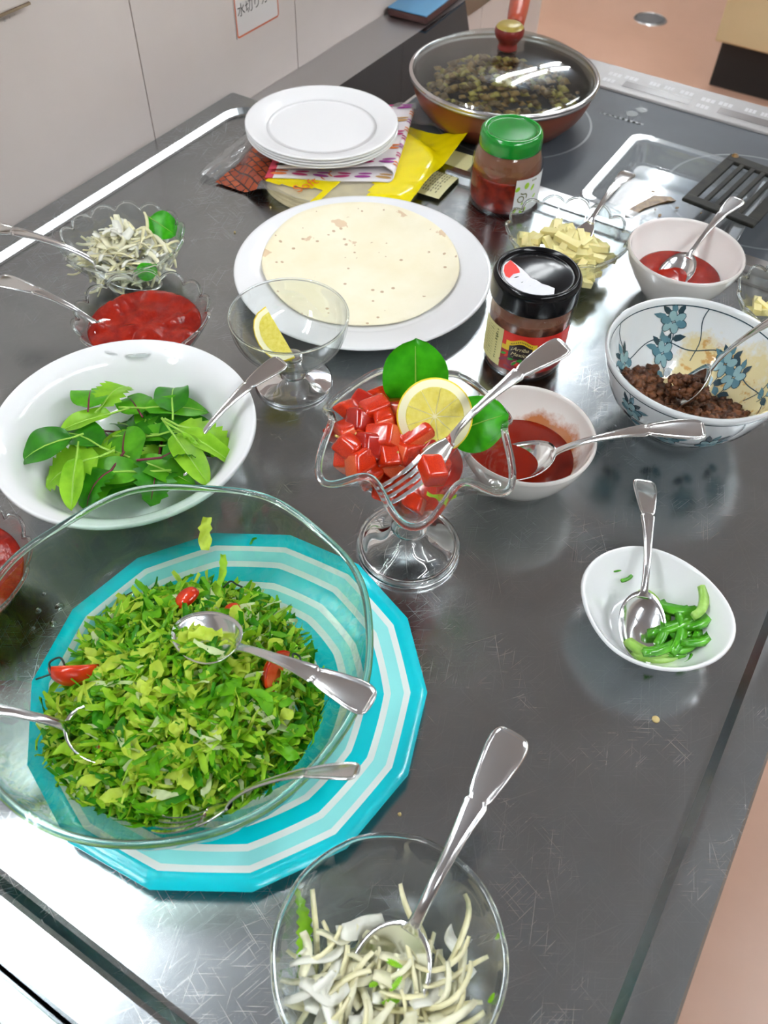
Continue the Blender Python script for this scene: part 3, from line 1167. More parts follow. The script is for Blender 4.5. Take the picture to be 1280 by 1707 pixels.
# nearest onion bowl: soft facets
FB = (-0.0383, 0.091, 0.0)
def facet_mod(th, r, z, i):
    k = max(0.0, min(1.0, z / 0.055))
    return (r * (1 + 0.014 * k * abs(math.cos(5 * th + 1.2 * k)) - 0.007 * k), z + 0.0012 * k * k * math.cos(10 * th))
glass_bowl('glass_bowl', 'clear faceted glass bowl of raw onion nearest the camera', FB, [(0, 0.0035), (0.026, 0.0035), (0.036, 0.009), (0.050, 0.026), (0.058, 0.042), (0.0612, 0.055)], 0.0022, facet_mod)

# large salad bowl of greenish glass
BB = (-0.2404, 0.1618, 0.0065)
BIG_OUT = [(0, 0.004), (0.070, 0.004), (0.088, 0.010), (0.106, 0.030), (0.118, 0.055), (0.1245, 0.0785)]
def big_mod(th, r, z, i):
    k = max(0.0, min(1.0, (z - 0.02) / 0.06))
    dim = max(0.0, math.sin(22 * th)) * math.exp(-((z - 0.060) / 0.010) ** 2)
    return (r * (1 + 0.006 * k * math.sin(8 * th)) - 0.0012 * dim, z + 0.0016 * k * math.sin(8 * th + 0.8) + 0.001 * k * math.sin(3 * th))
bigb, bigi = glass_bowl('salad_bowl', 'large clear greenish glass bowl of shredded lettuce on the turquoise plate', BB, BIG_OUT, 0.0034, big_mod, 176, 'green_glass', 'solid_green_glass', 0.0024)

# footed lemon glass
LG = (-0.3714, 0.4661, 0.0)
o = thing('dessert_glass', 'low footed dessert glass holding a lemon wedge', 'glass', LG)
a, tp, b = wall_profile([(0, 0.0315), (0.012, 0.0318), (0.030, 0.037), (0.044, 0.049), (0.0505, 0.063), (0.0522, 0.077)], 0.0016)
lathe('cup', a + tp + b, 'clear_glass', o, 80)
V, F = tube_vf([(tp[0][0] * math.cos(2 * PI * k / 80), tp[0][0] * math.sin(2 * PI * k / 80), tp[0][1]) for k in range(81)], 0.0011, 8, False)
mesh('lip', V, F, 'solid_glass', o)
lathe('foot', cr([(0, 0.032), (0.010, 0.0315), (0.0095, 0.026), (0.011, 0.019), (0.013, 0.014), (0.011, 0.010), (0.018, 0.0066), (0.030, 0.0046), (0.0358, 0.0036)], 4) + [(0.0364, 0.002), (0.0358, 0.0004), (0.030, 0.0), (0.020, 0.0012), (0, 0.0025)], 'solid_glass', o, 64)

# tall sundae glass with six-lobed mouth
UG = (-0.183, 0.3585, 0.0)
UR = -0.02
o = thing('sundae_glass', 'footed sundae glass with wavy six-lobed rim, full of diced tomato', 'glass', UG)
def sun_mod(th, r, z, i):
    k = max(0.0, min(1.0, (z - 0.06) / 0.065)) ** 1.4
    c = math.cos(6 * (th - UR))
    return (r * (1 + k * (0.11 * c)), z + k * (-0.010 * c))
a, tp, b = wall_profile([(0, 0.046), (0.010, 0.046), (0.017, 0.052), (0.024, 0.068), (0.032, 0.088), (0.046, 0.108), (0.060, 0.120), (0.066, 0.126)], 0.0030)
lathe('cup', a + tp + b, 'clear_glass', o, 144, sun_mod)
path = []
for q in range(145):
    t_ = 2 * PI * q / 144
    rr, zz = sun_mod(t_, tp[0][0], tp[0][1], 0)
    path.append((rr * math.cos(t_), rr * math.sin(t_), zz))
V, F = tube_vf(path, 0.0026, 10, False)
mesh('lip', V, F, 'solid_glass', o)
lathe('foot', cr([(0, 0.047), (0.012, 0.0465), (0.0135, 0.043), (0.0115, 0.039), (0.0105, 0.036), (0.0135, 0.032), (0.015, 0.029), (0.0125, 0.0255), (0.016, 0.022), (0.024, 0.015), (0.033, 0.009), (0.0365, 0.0065), (0.0385, 0.007), (0.0408, 0.0055)], 4) + [(0.0416, 0.003), (0.0408, 0.0005), (0.036, 0.0), (0.024, 0.006), (0.012, 0.012), (0, 0.014)], 'solid_glass', o, 80)

# ------------------------------------------------------------------ turquoise striped plate
plain('paper_teal', (0.0, 0.56, 0.66), 0.22, coat=0.2)
plain('paper_aqua', (0.30, 0.78, 0.80), 0.22, coat=0.2)
plain('paper_white', (0.84, 0.86, 0.86), 0.22, coat=0.2)
MC = (-0.2205, 0.1817, 0.0)
def poly_r(th, sharp):
    n = 14
    a0 = math.radians(-72)
    q = ((th - a0) % (2 * PI / n)) - PI / n
    edge = math.cos(PI / n) / math.cos(q)
    return 0.985 * (1 - sharp) + edge * sharp
rings = [(0.0, 0.0015, 2), (0.30, 0.0015, 1), (0.46, 0.0015, 2), (0.50, 0.0015, 0), (0.62, 0.002, 2), (0.665, 0.0025, 1), (0.735, 0.004, 2), (0.775, 0.006, 0), (0.845, 0.0085, 2), (0.878, 0.0092, 1), (0.925, 0.0105, 2), (0.955, 0.0112, 0), (1.0, 0.0122, 0)]
rings = [(0.0, 0.0015, 2), (0.28, 0.0015, 1), (0.42, 0.0015, 2), (0.47, 0.0015, 0), (0.57, 0.0018, 2), (0.61, 0.0022, 1), (0.665, 0.003, 2), (0.70, 0.0045, 0), (0.785, 0.008, 2), (0.82, 0.009, 1), (0.885, 0.0105, 2), (0.918, 0.0112, 0), (1.0, 0.0128, 0)]
V, F, I = [], [], []
n = 140
R0 = 0.1352
for fr, z, mi in rings:
    for k in range(n):
        th = 2 * PI * k / n
        rr = R0 * fr * poly_r(th, 0.2 + 0.8 * fr ** 2)
        V.append((rr * math.cos(th), rr * math.sin(th), z))
for i in range(len(rings) - 1):
    for k in range(n):
        k2 = (k + 1) % n
        F.append((i * n + k, (i + 1) * n + k, (i + 1) * n + k2, i * n + k2))
        I.append(rings[i][2])
o = mesh('party_plate', V, F, ['paper_teal', 'paper_aqua', 'paper_white'], None, True, I)
o.location = MC
solidify(o, 0.0012, -1)
tag(o, 'turquoise and white striped many-sided plate under the glass salad bowl', 'plate')

# ------------------------------------------------------------------ jars
plain('lid_green', (0.0, 0.23, 0.015), 0.18, coat=0.4)
plain('lid_black', (0.004, 0.004, 0.005), 0.15, spec=0.3)
plain('sticker_white', (0.82, 0.82, 0.86), 0.5)
plain('sticker_red', (0.80, 0.05, 0.04), 0.5)
plain('salsa_in_jar', (0.20, 0.006, 0.003), 0.3, c2=(0.32, 0.022, 0.008), var=0.3, scale=130, bump=0.2)
plain('beans_in_jar', (0.085, 0.016, 0.008), 0.3, c2=(0.26, 0.075, 0.03), var=0.3, scale=110, bump=0.3)
plain('jar_film', (0.28, 0.13, 0.07), 0.3, c2=(0.20, 0.06, 0.03), var=0.2, scale=60)
plain('label_red', (0.68, 0.025, 0.015), 0.4)
plain('label_deep_red', (0.36, 0.02, 0.02), 0.4)
plain('label_plum', (0.22, 0.02, 0.05), 0.4)
plain('label_pink', (0.70, 0.30, 0.28), 0.4)
plain('label_yellow', (0.75, 0.52, 0.02), 0.4)
plain('label_cream', (0.66, 0.60, 0.26), 0.4)
plain('label_black', (0.018, 0.008, 0.010), 0.4)
plain('label_gold', (0.85, 0.75, 0.42), 0.4)
plain('label_green', (0.03, 0.30, 0.02), 0.4)
plain('label_ink', (0.13, 0.13, 0.03), 0.5)
plain('label_white', (0.80, 0.80, 0.80), 0.4)
plain('label_lime', (0.36, 0.60, 0.03), 0.4)


def wrap(r, th0):
    return lambda u, v: (r * math.cos(th0 + u / r), r * math.sin(th0 + u / r), v)


# black lidded jar
bj = thing('glass_jar', 'jar of bean salsa with black lid and red label', 'jar', (-0.207, 0.6135, 0.0))
body = cr([(0, 0.0), (0.030, 0.0), (0.0355, 0.003), (0.0378, 0.010), (0.0384, 0.030), (0.0384, 0.058), (0.0382, 0.066), (0.0368, 0.074), (0.0350, 0.079)], 5)
lathe('glass_wall', body, 'jar_glass', bj, 72)
lathe('contents', cr([(0, 0.003), (0.028, 0.003), (0.0345, 0.006), (0.0362, 0.012), (0.0366, 0.03), (0.0366, 0.060), (0.0362, 0.0655)], 4) + [(0.030, 0.067), (0, 0.068)], 'beans_in_jar', bj, 64)
lathe('residue_film', [(0.0363, 0.0657), (0.0355, 0.072), (0.0340, 0.078)], 'jar_film', bj, 64)
for q in range(14):
    a = rnd.uniform(0, 2 * PI)
    zz = rnd.uniform(0.059, 0.066)
    V, F = grid(2, 3, lambda u, v: wrap(0.03672, a)((u - 0.5) * 0.004 * (1 - abs(v - 0.5)), zz + (v - 0.5) * 0.009))
    mesh('bean_piece', V, F, 'label_pink' if q % 5 == 0 else 'jar_film', bj)
ld = lathe('lid', cr([(0.0350, 0.0785), (0.0388, 0.0785), (0.0398, 0.0805), (0.0397, 0.094)], 3) + cr([(0.0394, 0.0975), (0.0378, 0.1002), (0.0355, 0.1012), (0.0332, 0.0990), (0.0318, 0.0978), (0.022, 0.0994), (0.012, 0.1003), (0.0, 0.1006)], 4), 'lid_black', bj, 80)
d = Decal()
vr = (0.85, 0.526)
def lidpt(u, v):   # u along the photo's right, v away from it
    return (u * 0.85 - v * 0.526, u * 0.526 + v * 0.85, 0.1011 - 3.0 * (u * u + v * v))
edge = [(0.0312 * math.cos(a), 0.0312 * math.sin(a)) for a in [math.radians(q) for q in range(150, 292, 10)]]
inner = [(0.012, -0.0225), (0.006, -0.0195), (0.0015, -0.018), (-0.003, -0.0135), (-0.0075, -0.0105), (-0.010, -0.005), (-0.0135, 0.002), (-0.018, 0.010), (-0.0225, 0.0185)]
ring_o = edge
m_ = len(inner)
for q in range(m_ - 1):
    i0 = int(round((1 - q / (m_ - 1)) * (len(edge) - 1)))
    i1 = int(round((1 - (q + 1) / (m_ - 1)) * (len(edge) - 1)))
    seg = [inner[q], inner[q + 1]] + [edge[j] for j in range(i1, i0 + 1)]
    d.poly(seg, 0)
d.build('sticker', lidpt, ['sticker_white'], ld)
d = Decal()
d.poly([(-0.0225, 0.018), (-0.0185, 0.008), (-0.0165, 0.001), (-0.0165, -0.003), (-0.022, -0.004), (-0.026, -0.009), (-0.0290, -0.006), (-0.0300, 0.002), (-0.0285, 0.010)], 0)
d.build('sticker', lambda u, v: tuple(Vector(lidpt(u, v)) + Vector((0, 0, 0.0003))), ['sticker_red'], ld)
TH0 = math.radians(-74)
d = Decal()
rr = 0.0387
d.rect(-0.0185, 0.052, 0.016, 0.058, 0, 24)
d.build('label', wrap(rr, TH0), ['label_red'], bj)
d = Decal()
d.rect(-0.048, -0.0187, 0.016, 0.058, 0, 14)
lc = d.build('label', wrap(rr, TH0), ['label_cream'], bj)
d = Decal()
for q in range(12):
    z0 = 0.054 - q * 0.0029
    hgt = 0.0017 if q in (2, 3, 4) else 0.0011
    x = -0.0245
    d.rect(x - 0.0016, x, z0, z0 + hgt, 0)
    if q in (2, 3, 4):
        d.rect(x - 0.0028, x - 0.0018, z0, z0 + hgt, 0)
    for j in range(3):
        d.rect(-0.030 - 0.004 * j - 0.003, -0.030 - 0.004 * j, z0, z0 + 0.0003, 0)
d.line([(-0.036, 0.0295), (-0.0245, 0.0225)], 0.0007, 0)
d.line([(-0.034, 0.052), (-0.0235, 0.0465)], 0.0007, 0)
d.build('fine_print', wrap(rr + 0.00025, TH0), ['label_ink'], bj)
d = Decal()
# lower picture
d.rect(-0.0183, 0.052, 0.0165, 0.0385, 1, 22)
r_ = random.Random(5)
d.lift = 0.00012
for q in range(40):
    x, z0 = r_.uniform(-0.017, 0.03), r_.uniform(0.019, 0.036)
    d.poly(ellipse_pts(r_.uniform(0.002, 0.005), r_.uniform(0.001, 0.0022), 9, r_.uniform(-0.8, 0.8), x, z0), r_.choice([2, 2, 0, 3]) if z0 < 0.03 else r_.choice([0, 0, 2]))
d.build('label_picture', wrap(rr + 0.0002, TH0), ['label_red', 'label_deep_red', 'label_plum', 'label_pink'], bj)
d = Decal()
arch = lambda x: 0.0495 + 0.0042 * math.cos(x / 0.0115 * PI / 2) ** 2 if abs(x) < 0.0115 else 0.0495
N = 16
for q in range(N):
    x0, x1 = -0.0145 + 0.029 * q / N, -0.0145 + 0.029 * (q + 1) / N
    b = len(d.V)
    d.V += [(x0, arch(x0) - 0.005), (x1, arch(x1) - 0.005), (x1, arch(x1)), (x0, arch(x0))]
    d.F.append((b, b + 1, b + 2, b + 3)); d.I.append(0)
d.rect(-0.0145, -0.0108, 0.0385, 0.0450, 0, 2)
d.rect(0.0108, 0.0145, 0.0385, 0.0450, 0, 2)
d.rect(-0.0183, -0.0145, 0.0385, 0.0437, 0, 2)
d.rect(0.0175, 0.0186, 0.0437, 0.0448, 0)
d.rect(0.0225, 0.034, 0.045, 0.049, 0, 4)
d.build('banner', wrap(rr + 0.0004, TH0), ['label_yellow'], bj)
d = Decal()
for q in range(N):
    x0, x1 = -0.0108 + 0.0216 * q / N, -0.0108 + 0.0216 * (q + 1) / N
    b = len(d.V)
    d.V += [(x0, 0.031), (x1, 0.031), (x1, arch(x1) - 0.0048), (x0, arch(x0) - 0.0048)]
    d.F.append((b, b + 1, b + 2, b + 3)); d.I.append(0)
for q in range(13):
    x = -0.0098 + q * 0.0016
    d.rect(x, x + 0.0008, arch(x) - 0.0032, arch(x) - 0.0019, 0)
d.build('label_shield', wrap(rr + 0.0006, TH0), ['label_black'], bj)
d = Decal()
d.text('¡Arriba', 0.0058, -0.0008, 0.0410, 0, 0.35)
d.text('Mexico!', 0.0058, 0.0006, 0.0350, 0, 0.35)
d.line([(-0.007, 0.0332), (0.006, 0.0332)], 0.0004, 0)
for cx, cy, rt in ((-0.008, 0.030, 0.2), (0.0005, 0.0305, 0.5), (0.003, 0.0290, -0.3), (-0.004, 0.026, 0.9), (-0.0155, 0.034, 0.4)):
    d.poly(ellipse_pts(0.0030, 0.0013, 10, rt, cx, cy), 1)
d.build('writing', wrap(rr + 0.0008, TH0), ['label_gold', 'label_green'], bj)

# green lidded jar
gj = thing('glass_jar', 'jar of red salsa with bright green lid', 'jar', (-0.350, 0.857, 0.0))
body = cr([(0, 0.0), (0.033, 0.0), (0.038, 0.003), (0.0403, 0.009), (0.0403, 0.045), (0.0395, 0.056), (0.0365, 0.065), (0.0335, 0.070), (0.0330, 0.074)], 5)
lathe('glass_wall', body, 'jar_glass', gj, 72)
lathe('contents', cr([(0, 0.003), (0.031, 0.003), (0.0365, 0.006), (0.0387, 0.012), (0.0388, 0.03), (0.0388, 0.042)], 4) + [(0.030, 0.0435), (0, 0.0435)], 'salsa_in_jar', gj, 64)
stained('jar_smear', (0.20, 0.075, 0.035), (0.30, 0.022, 0.010), 0, 0, -20, 1.05, rough=0.3, nscale=70)
lathe('residue_film', cr([(0.0388, 0.0425), (0.0384, 0.050), (0.0370, 0.058), (0.0345, 0.0655), (0.0325, 0.070)], 4), 'jar_smear', gj, 64)
lathe('lid', cr([(0.0330, 0.0695), (0.0340, 0.0690), (0.0350, 0.0705), (0.0350, 0.0800)], 3) + cr([(0.0345, 0.0845), (0.0325, 0.0872), (0.0300, 0.0878), (0.0275, 0.0866), (0.0262, 0.0858), (0.016, 0.0862), (0, 0.0868)], 3), 'lid_green', gj, 72)
TG = math.radians(-67.8 + 52)
d = Decal()
d.poly([(p[0], p[1]) for p in rrect(-0.0235, 0.0235, 0.008, 0.046, 0.003, 3)], 0)
V2, F2 = [], []
N = 18
for q in range(N + 1):
    u = -0.0235 + 0.047 * q / N
    V2 += [wrap(0.0406, TG)(u, 0.008), wrap(0.0406, TG)(u, 0.048)]
for q in range(N):
    F2.append((2 * q, 2 * q + 2, 2 * q + 3, 2 * q + 1))
mesh('label', V2, F2, 'label_white', gj)
d = Decal()
for cx, cy, a, b, rt in ((-0.021, 0.037, 0.0035, 0.0022, 0.9), (-0.010, 0.040, 0.004, 0.003, 1.3), (-0.001, 0.036, 0.004, 0.002, 1.0), (-0.021, 0.012, 0.004, 0.002, 1.1), (-0.011, 0.0105, 0.005, 0.003, 0.5), (0.004, 0.024, 0.003, 0.0015, 0.6), (-0.004, 0.020, 0.003, 0.0013, 1.2), (-0.013, 0.019, 0.002, 0.001, 1.0)):
    d.poly(ellipse_pts(a, b, 10, rt, cx, cy), 0)
d.line(cr([(-0.0165, 0.032), (-0.014, 0.0305), (-0.0105, 0.0305), (-0.0085, 0.029), (-0.0085, 0.025)], 4), 0.0014, 1)
d.line([(-0.0155 + 0.0038 * math.cos(a), 0.0245 + 0.0036 * math.sin(a)) for a in [2 * PI * k / 16 for k in range(17)]], 0.0012, 1)
for q in range(3):
    d.rect(-0.003 + q * 0.0026, -0.0015 + q * 0.0026, 0.0435, 0.0455, 1)
d.build('label_print', wrap(0.0409, TG), ['label_lime', 'label_ink'], gj)

# ------------------------------------------------------------------ frying pan
plain('pan_red', (0.20, 0.045, 0.018), 0.3, coat=0.3, var=0.08, scale=30)
plain('pan_inside', (0.03, 0.028, 0.025), 0.35)
plain('knob_red', (0.17, 0.012, 0.008), 0.35)
plain('knob_olive', (0.35, 0.26, 0.05), 0.3)
plain('handle_red', (0.40, 0.06, 0.025), 0.35)
pn = thing('frying_pan', 'rust red frying pan with glass lid on the cooktop', 'pan', (-0.4480, 1.0410, 0.0008))
a, tp, b = wall_profile([(0, 0.0), (0.080, 0.0), (0.092, 0.004), (0.107, 0.019), (0.1155, 0.036), (0.1192, 0.0515)], 0.003)
lathe('outside', a, 'pan_red', pn, 96)
lathe('inside', tp + b, 'pan_inside', pn, 96)
lathe('rim', [(0.1188, 0.0505), (0.1212, 0.0505), (0.1212, 0.0535), (0.1160, 0.0535), (0.1160, 0.0505)], 'steel_satin', pn, 96)
hd = Vector((-0.36, 0.93, 0.10)).normalized()
p0 = Vector((-0.042, 0.111, 0.049))
tube('handle_ferrule', [p0, p0 + hd * 0.04], [0.011, 0.010], 'steel_polished', pn, 14)
pts = [p0 + hd * s_ + Vector((0, 0, 0.06 * (s_ - 0.035) ** 2)) for s_ in (0.036, 0.05, 0.08, 0.11, 0.14, 0.17, 0.186, 0.19)]
tube('handle', pts, [0.0105, 0.0125, 0.014, 0.0145, 0.0142, 0.013, 0.010, 0.004], 'handle_red', pn, 18)
LZ = -0.0125
lid = lathe('lid', cr([(0.1192, 0.0675 + LZ), (0.111, 0.0755 + LZ), (0.093, 0.0850 + LZ), (0.06, 0.0925 + LZ), (0.03, 0.0955 + LZ), (0.006, 0.0962 + LZ)], 5), 'lid_glass', pn, 96)
solidify(lid, 0.003, -1)
lathe('lid_rim', [(0.1172, 0.0665 + LZ), (0.1217, 0.0665 + LZ), (0.1224, 0.0685 + LZ), (0.1217, 0.0705 + LZ), (0.1182, 0.0712 + LZ), (0.1167, 0.069 + LZ), (0.1172, 0.0665 + LZ)], 'steel_polished', lid, 96)
kn = lathe('knob', cr([(0.010, 0.096 + LZ), (0.0125, 0.098 + LZ), (0.0115, 0.102 + LZ), (0.0125, 0.106 + LZ), (0.0175, 0.113 + LZ), (0.0185, 0.119 + LZ), (0.0170, 0.123 + LZ)], 3), 'knob_red', lid, 32)
lathe('knob_cap', cr([(0.0172, 0.1228 + LZ), (0.014, 0.1258 + LZ), (0.008, 0.1272 + LZ), (0, 0.1276 + LZ)], 3), 'knob_olive', kn, 32)
# food cooking under the lid
V, F, I = [], [], []
r_ = random.Random(11)
for q in range(420):
    rr = 0.098 * math.sqrt(r_.random())
    th = r_.uniform(0, 2 * PI)
    cx, cy = rr * math.cos(th), rr * math.sin(th)
    cz = 0.018 + 0.018 * (1 - (rr / 0.1) ** 2) + r_.uniform(0, 0.014)
    s_ = r_.uniform(0.005, 0.010)
    b_ = len(V)
    for k in range(6):
        v = [(1, 0, 0), (-1, 0, 0), (0, 1, 0), (0, -1, 0), (0, 0, 1), (0, 0, -1)][k]
        V.append((cx + v[0] * s_ * r_.uniform(0.6, 1.2), cy + v[1] * s_ * r_.uniform(0.6, 1.2), cz + v[2] * s_ * r_.uniform(0.3, 0.7)))
    for f in ((0, 2, 4), (2, 1, 4), (1, 3, 4), (3, 0, 4), (2, 0, 5), (1, 2, 5), (3, 1, 5), (0, 3, 5)):
        F.append(tuple(b_ + x for x in f))
        I.append(q % 3)
plain('pan_food_brown', (0.34, 0.20, 0.055), 0.4)
plain('pan_food_olive', (0.42, 0.34, 0.07), 0.4)
plain('pan_food_dark', (0.17, 0.10, 0.03), 0.4)
o = mesh('pan_filling', V, F, ['pan_food_brown', 'pan_food_olive', 'pan_food_dark'], None, True, I)
o.location = (-0.4480, 1.0410, 0.004)
tag(o, 'olive brown chopped filling cooking under the glass lid', 'food', kind='stuff')

# ------------------------------------------------------------------ tortilla packet, cloth, plate stack
plain('print_yellow', (0.80, 0.66, 0.0), 0.2, coat=0.3)
plain('tortilla_edge', (0.72, 0.62, 0.38), 0.6, var=0.1, scale=60)
plain('print_orange', (0.72, 0.16, 0.01), 0.3)
plain('print_black', (0.02, 0.012, 0.01), 0.4)
plain('care_cream', (0.72, 0.68, 0.36), 0.4)
plain('care_ink', (0.22, 0.20, 0.10), 0.5)
t = NT('print_tiles')
br = t.n('ShaderNodeTexBrick')
br.inputs['Color1'].default_value = (0.40, 0.07, 0.015, 1)
br.inputs['Color2'].default_value = (0.24, 0.035, 0.012, 1)
br.inputs['Mortar'].default_value = (0.05, 0.012, 0.008, 1)
br.inputs['Scale'].default_value = 1.0
br.inputs['Mortar Size'].default_value = 0.0011
br.inputs['Mortar Smooth'].default_value = 0.6
br.inputs['Brick Width'].default_value = 0.013
br.inputs['Row Height'].default_value = 0.009
t.l(t.coord(rot=(0, 0, 0.5)), br.inputs['Vector'])
t.base(br.outputs['Color'], 0.25)
t.b.inputs['Coat Weight'].default_value = 0.3
BG = (-0.545, 0.822, 0.0)
bg = thing('tortilla_packet', 'yellow and red plastic packet of soft tortillas under the plates', 'packet', BG, math.radians(3))
prof = [(0, 0.001)]
for q in range(7):
    z0 = 0.001 + q * 0.0019
    prof += [(0.094, z0), (0.0965 + 0.001 * (q % 2), z0 + 0.0009), (0.094, z0 + 0.0018)]
prof += [(0, 0.0146)]
def stk_mod(th, r, z, i):
    k = max(0.0, math.cos(th + 0.9)) * (z / 0.014)
    r2 = r + (0.010 * (0.014 - z) / 0.014 * max(0, math.cos(th + 0.75)) if r > 0.05 else 0)
    rp = math.hypot(r2 * math.cos(th) + BG[0] + 0.4019, r2 * math.sin(th) - 0.018 + BG[1] - 0.6342)
    if rp < 0.139:
        z = min(z, interp([(0.085, 0.0008), (0.105, 0.0056), (0.1322, 0.0146), (0.139, 0.0175)], rp) - 0.001)
    return (r2, z)
ts = lathe('tortilla_stack', prof, 'tortilla_edge', bg, 64, stk_mod)
ts.location = (0.0, -0.018, 0)
HX, HY = 0.112, 0.120
def film_z(x, y):
    r = math.hypot(x, y + 0.018)
    k = max(0.0, min(1.0, (0.126 - r) / 0.020))
    k = k * k * (3 - 2 * k)
    wr = 0.0012 * noise.noise(Vector((x * 60, y * 60, 0.3))) + 0.0006 * noise.noise(Vector((x * 160, y * 160, 1.3)))
    up = 0.026 * max(0.0, (x - 0.055) / 0.057) ** 1.5 * max(0.0, (y + 0.03) / 0.15)
    zf = 0.0016 + 0.0145 * k + wr * 0.8 + 0.0008 + up
    rp = math.hypot(x + BG[0] + 0.4019, y + BG[1] - 0.6342)
    if rp < 0.139:      # pressed flat where the big plate overlaps it
        zf = min(zf, interp([(0.085, 0.001), (0.105, 0.0060), (0.1322, 0.0150), (0.139, 0.018)], rp) - 0.0006)
    return zf
def film_xy(u, v):
    return (-HX + 2 * HX * u, -HY + 2 * HY * v)
nu = nv = 56
V, F = grid(nu, nv, lambda u, v: (*film_xy(u, v), film_z(*film_xy(u, v))))
I = []
for f in F:
    x = sum(V[i][0] for i in f) / 4
    y = sum(V[i][1] for i in f) / 4
    front = -0.096 + 0.010 * math.sin(x * 40)
    if x < -0.052 + 0.35 * (y + HY) * 0.4 and y < 0.02:
        I.append(1)
    elif y < front and x < 0.02:
        I.append(2)
    elif 0.030 < x < 0.080 - 0.25 * (y + 0.12) and y < -0.040:
        I.append(2)
    else:
        I.append(0)
fm = mesh('printed_film', V, F, ['print_yellow', 'print_tiles', 'film'], bg, True, I)
# clear crimped ends
V, F = grid(20, 10, lambda u, v: (-HX - 0.034 * (1 - v) * (0.8 + 0.4 * u) , -0.118 + 0.19 * u, 0.004 + 0.004 * noise.noise(Vector((u * 14, v * 9, 2.0))) + 0.004 * math.sin(v * 9) ** 2))
mesh('clear_end', V, F, 'film', bg)
V, F = grid(16, 10, lambda u, v: (-0.02 + 0.15 * u, HY - 0.004 + 0.036 * v, 0.006 + 0.016 * u + 0.006 * noise.noise(Vector((u * 9, v * 6, 5.0))) + 0.010 * v * math.sin(u * 8)))
mesh('clear_end', V, F, 'film', bg)
# care label strip on the right
V, F = grid(4, 8, lambda u, v: (0.094 + 0.040 * u, -0.018 + 0.112 * v, 0.0045 + 0.002 * math.sin(v * 6)))
mesh('care_label', V, F, 'care_cream', bg)
d = Decal()
for q in range(9):
    for j in range(11):
        if (q * 5 + j * 3) % 7:
            d.rect(0.098 + q * 0.0033, 0.0995 + q * 0.0033, -0.010 + j * 0.0060, -0.0060 + j * 0.0060, 0)
d.build('care_print', lambda u, v: (u, v, 0.0050 + 0.002 * math.sin((v + 0.018) / 0.112 * 6)), ['care_ink'], bg)
d = Decal()
d.text('Soft or', 0.021, 0.008, -0.083, 0, 0.15, math.radians(74))
d.build('writing', lambda u, v: (u, v, film_z(u, v) + 0.0012), ['print_orange'], bg)
d = Decal()
d.poly([(-0.036, -0.052), (-0.028, -0.055), (-0.024, -0.066), (-0.021, -0.079), (-0.027, -0.068), (-0.033, -0.060)], 0)
d.build('pepper_stalk_print', lambda u, v: (u, v, film_z(u, v) + 0.0012), ['print_black'], bg)

# folded printed cloth
plain('cloth_white', (0.80, 0.76, 0.78), 0.85)
plain('cloth_red', (0.62, 0.06, 0.10), 0.85)
for nm, c in (('cloth_orange', (0.74, 0.20, 0.05)), ('cloth_purple', (0.36, 0.05, 0.30)), ('cloth_magenta', (0.55, 0.05, 0.20)), ('cloth_tan', (0.48, 0.27, 0.09)), ('cloth_dark', (0.07, 0.06, 0.04))):
    plain(nm, c, 0.85)
A = Vector((-0.5905, 0.7165))
ab = Vector((0.864, 0.503)).normalized()
bc = Vector((-0.375, 0.927)).normalized()
cl = thing('folded_cloth', 'folded white kitchen cloth printed with colourful peppers under the plates', 'cloth', (A.x, A.y, 0.0))
W_, D_ = 0.1445, 0.168
ZL, ZU = 0.0178, 0.0262
prof = [(0.0, ZL)] + [(W_ * k / 16, ZL) for k in range(1, 17)]
for k in range(1, 8):
    a_ = -PI / 2 + PI * k / 8
    prof.append((W_ + 0.0042 * math.cos(a_), (ZL + ZU) / 2 + (ZU - ZL) / 2 * math.sin(a_)))
prof += [(W_ - W_ * k / 16 * 0.985, ZU - 0.0035 * k / 16) for k in range(0, 17)]
def cloth_pt(k, v, off=0.0):
    u_, z_ = prof[k]
    d_ = D_ * v + (0.010 * (1 - v) if k > 24 else 0) + (0.012 * max(0, (k - 16) / 8) * (1 - v) if 16 < k <= 24 else (0.012 * (1 - (k - 24) / 17) * (1 - v) if k > 24 else 0))
    p = ab * u_ + bc * d_
    return (p.x, p.y, z_ + off + 0.0006 * math.sin(u_ * 60 + d_ * 35))
V = [cloth_pt(k, j / 14) for j in range(15) for k in range(len(prof))]
nk = len(prof)
F = [(j * nk + k, j * nk + k + 1, (j + 1) * nk + k + 1, (j + 1) * nk + k) for j in range(14) for k in range(nk - 1)]
I = [1 if (k < 1 or k > nk - 3) else 0 for j in range(14) for k in range(nk - 1)]
co = mesh('cloth_body', V, F, ['cloth_white', 'cloth_red'], cl, True, I)
solidify(co, 0.0012, 0)
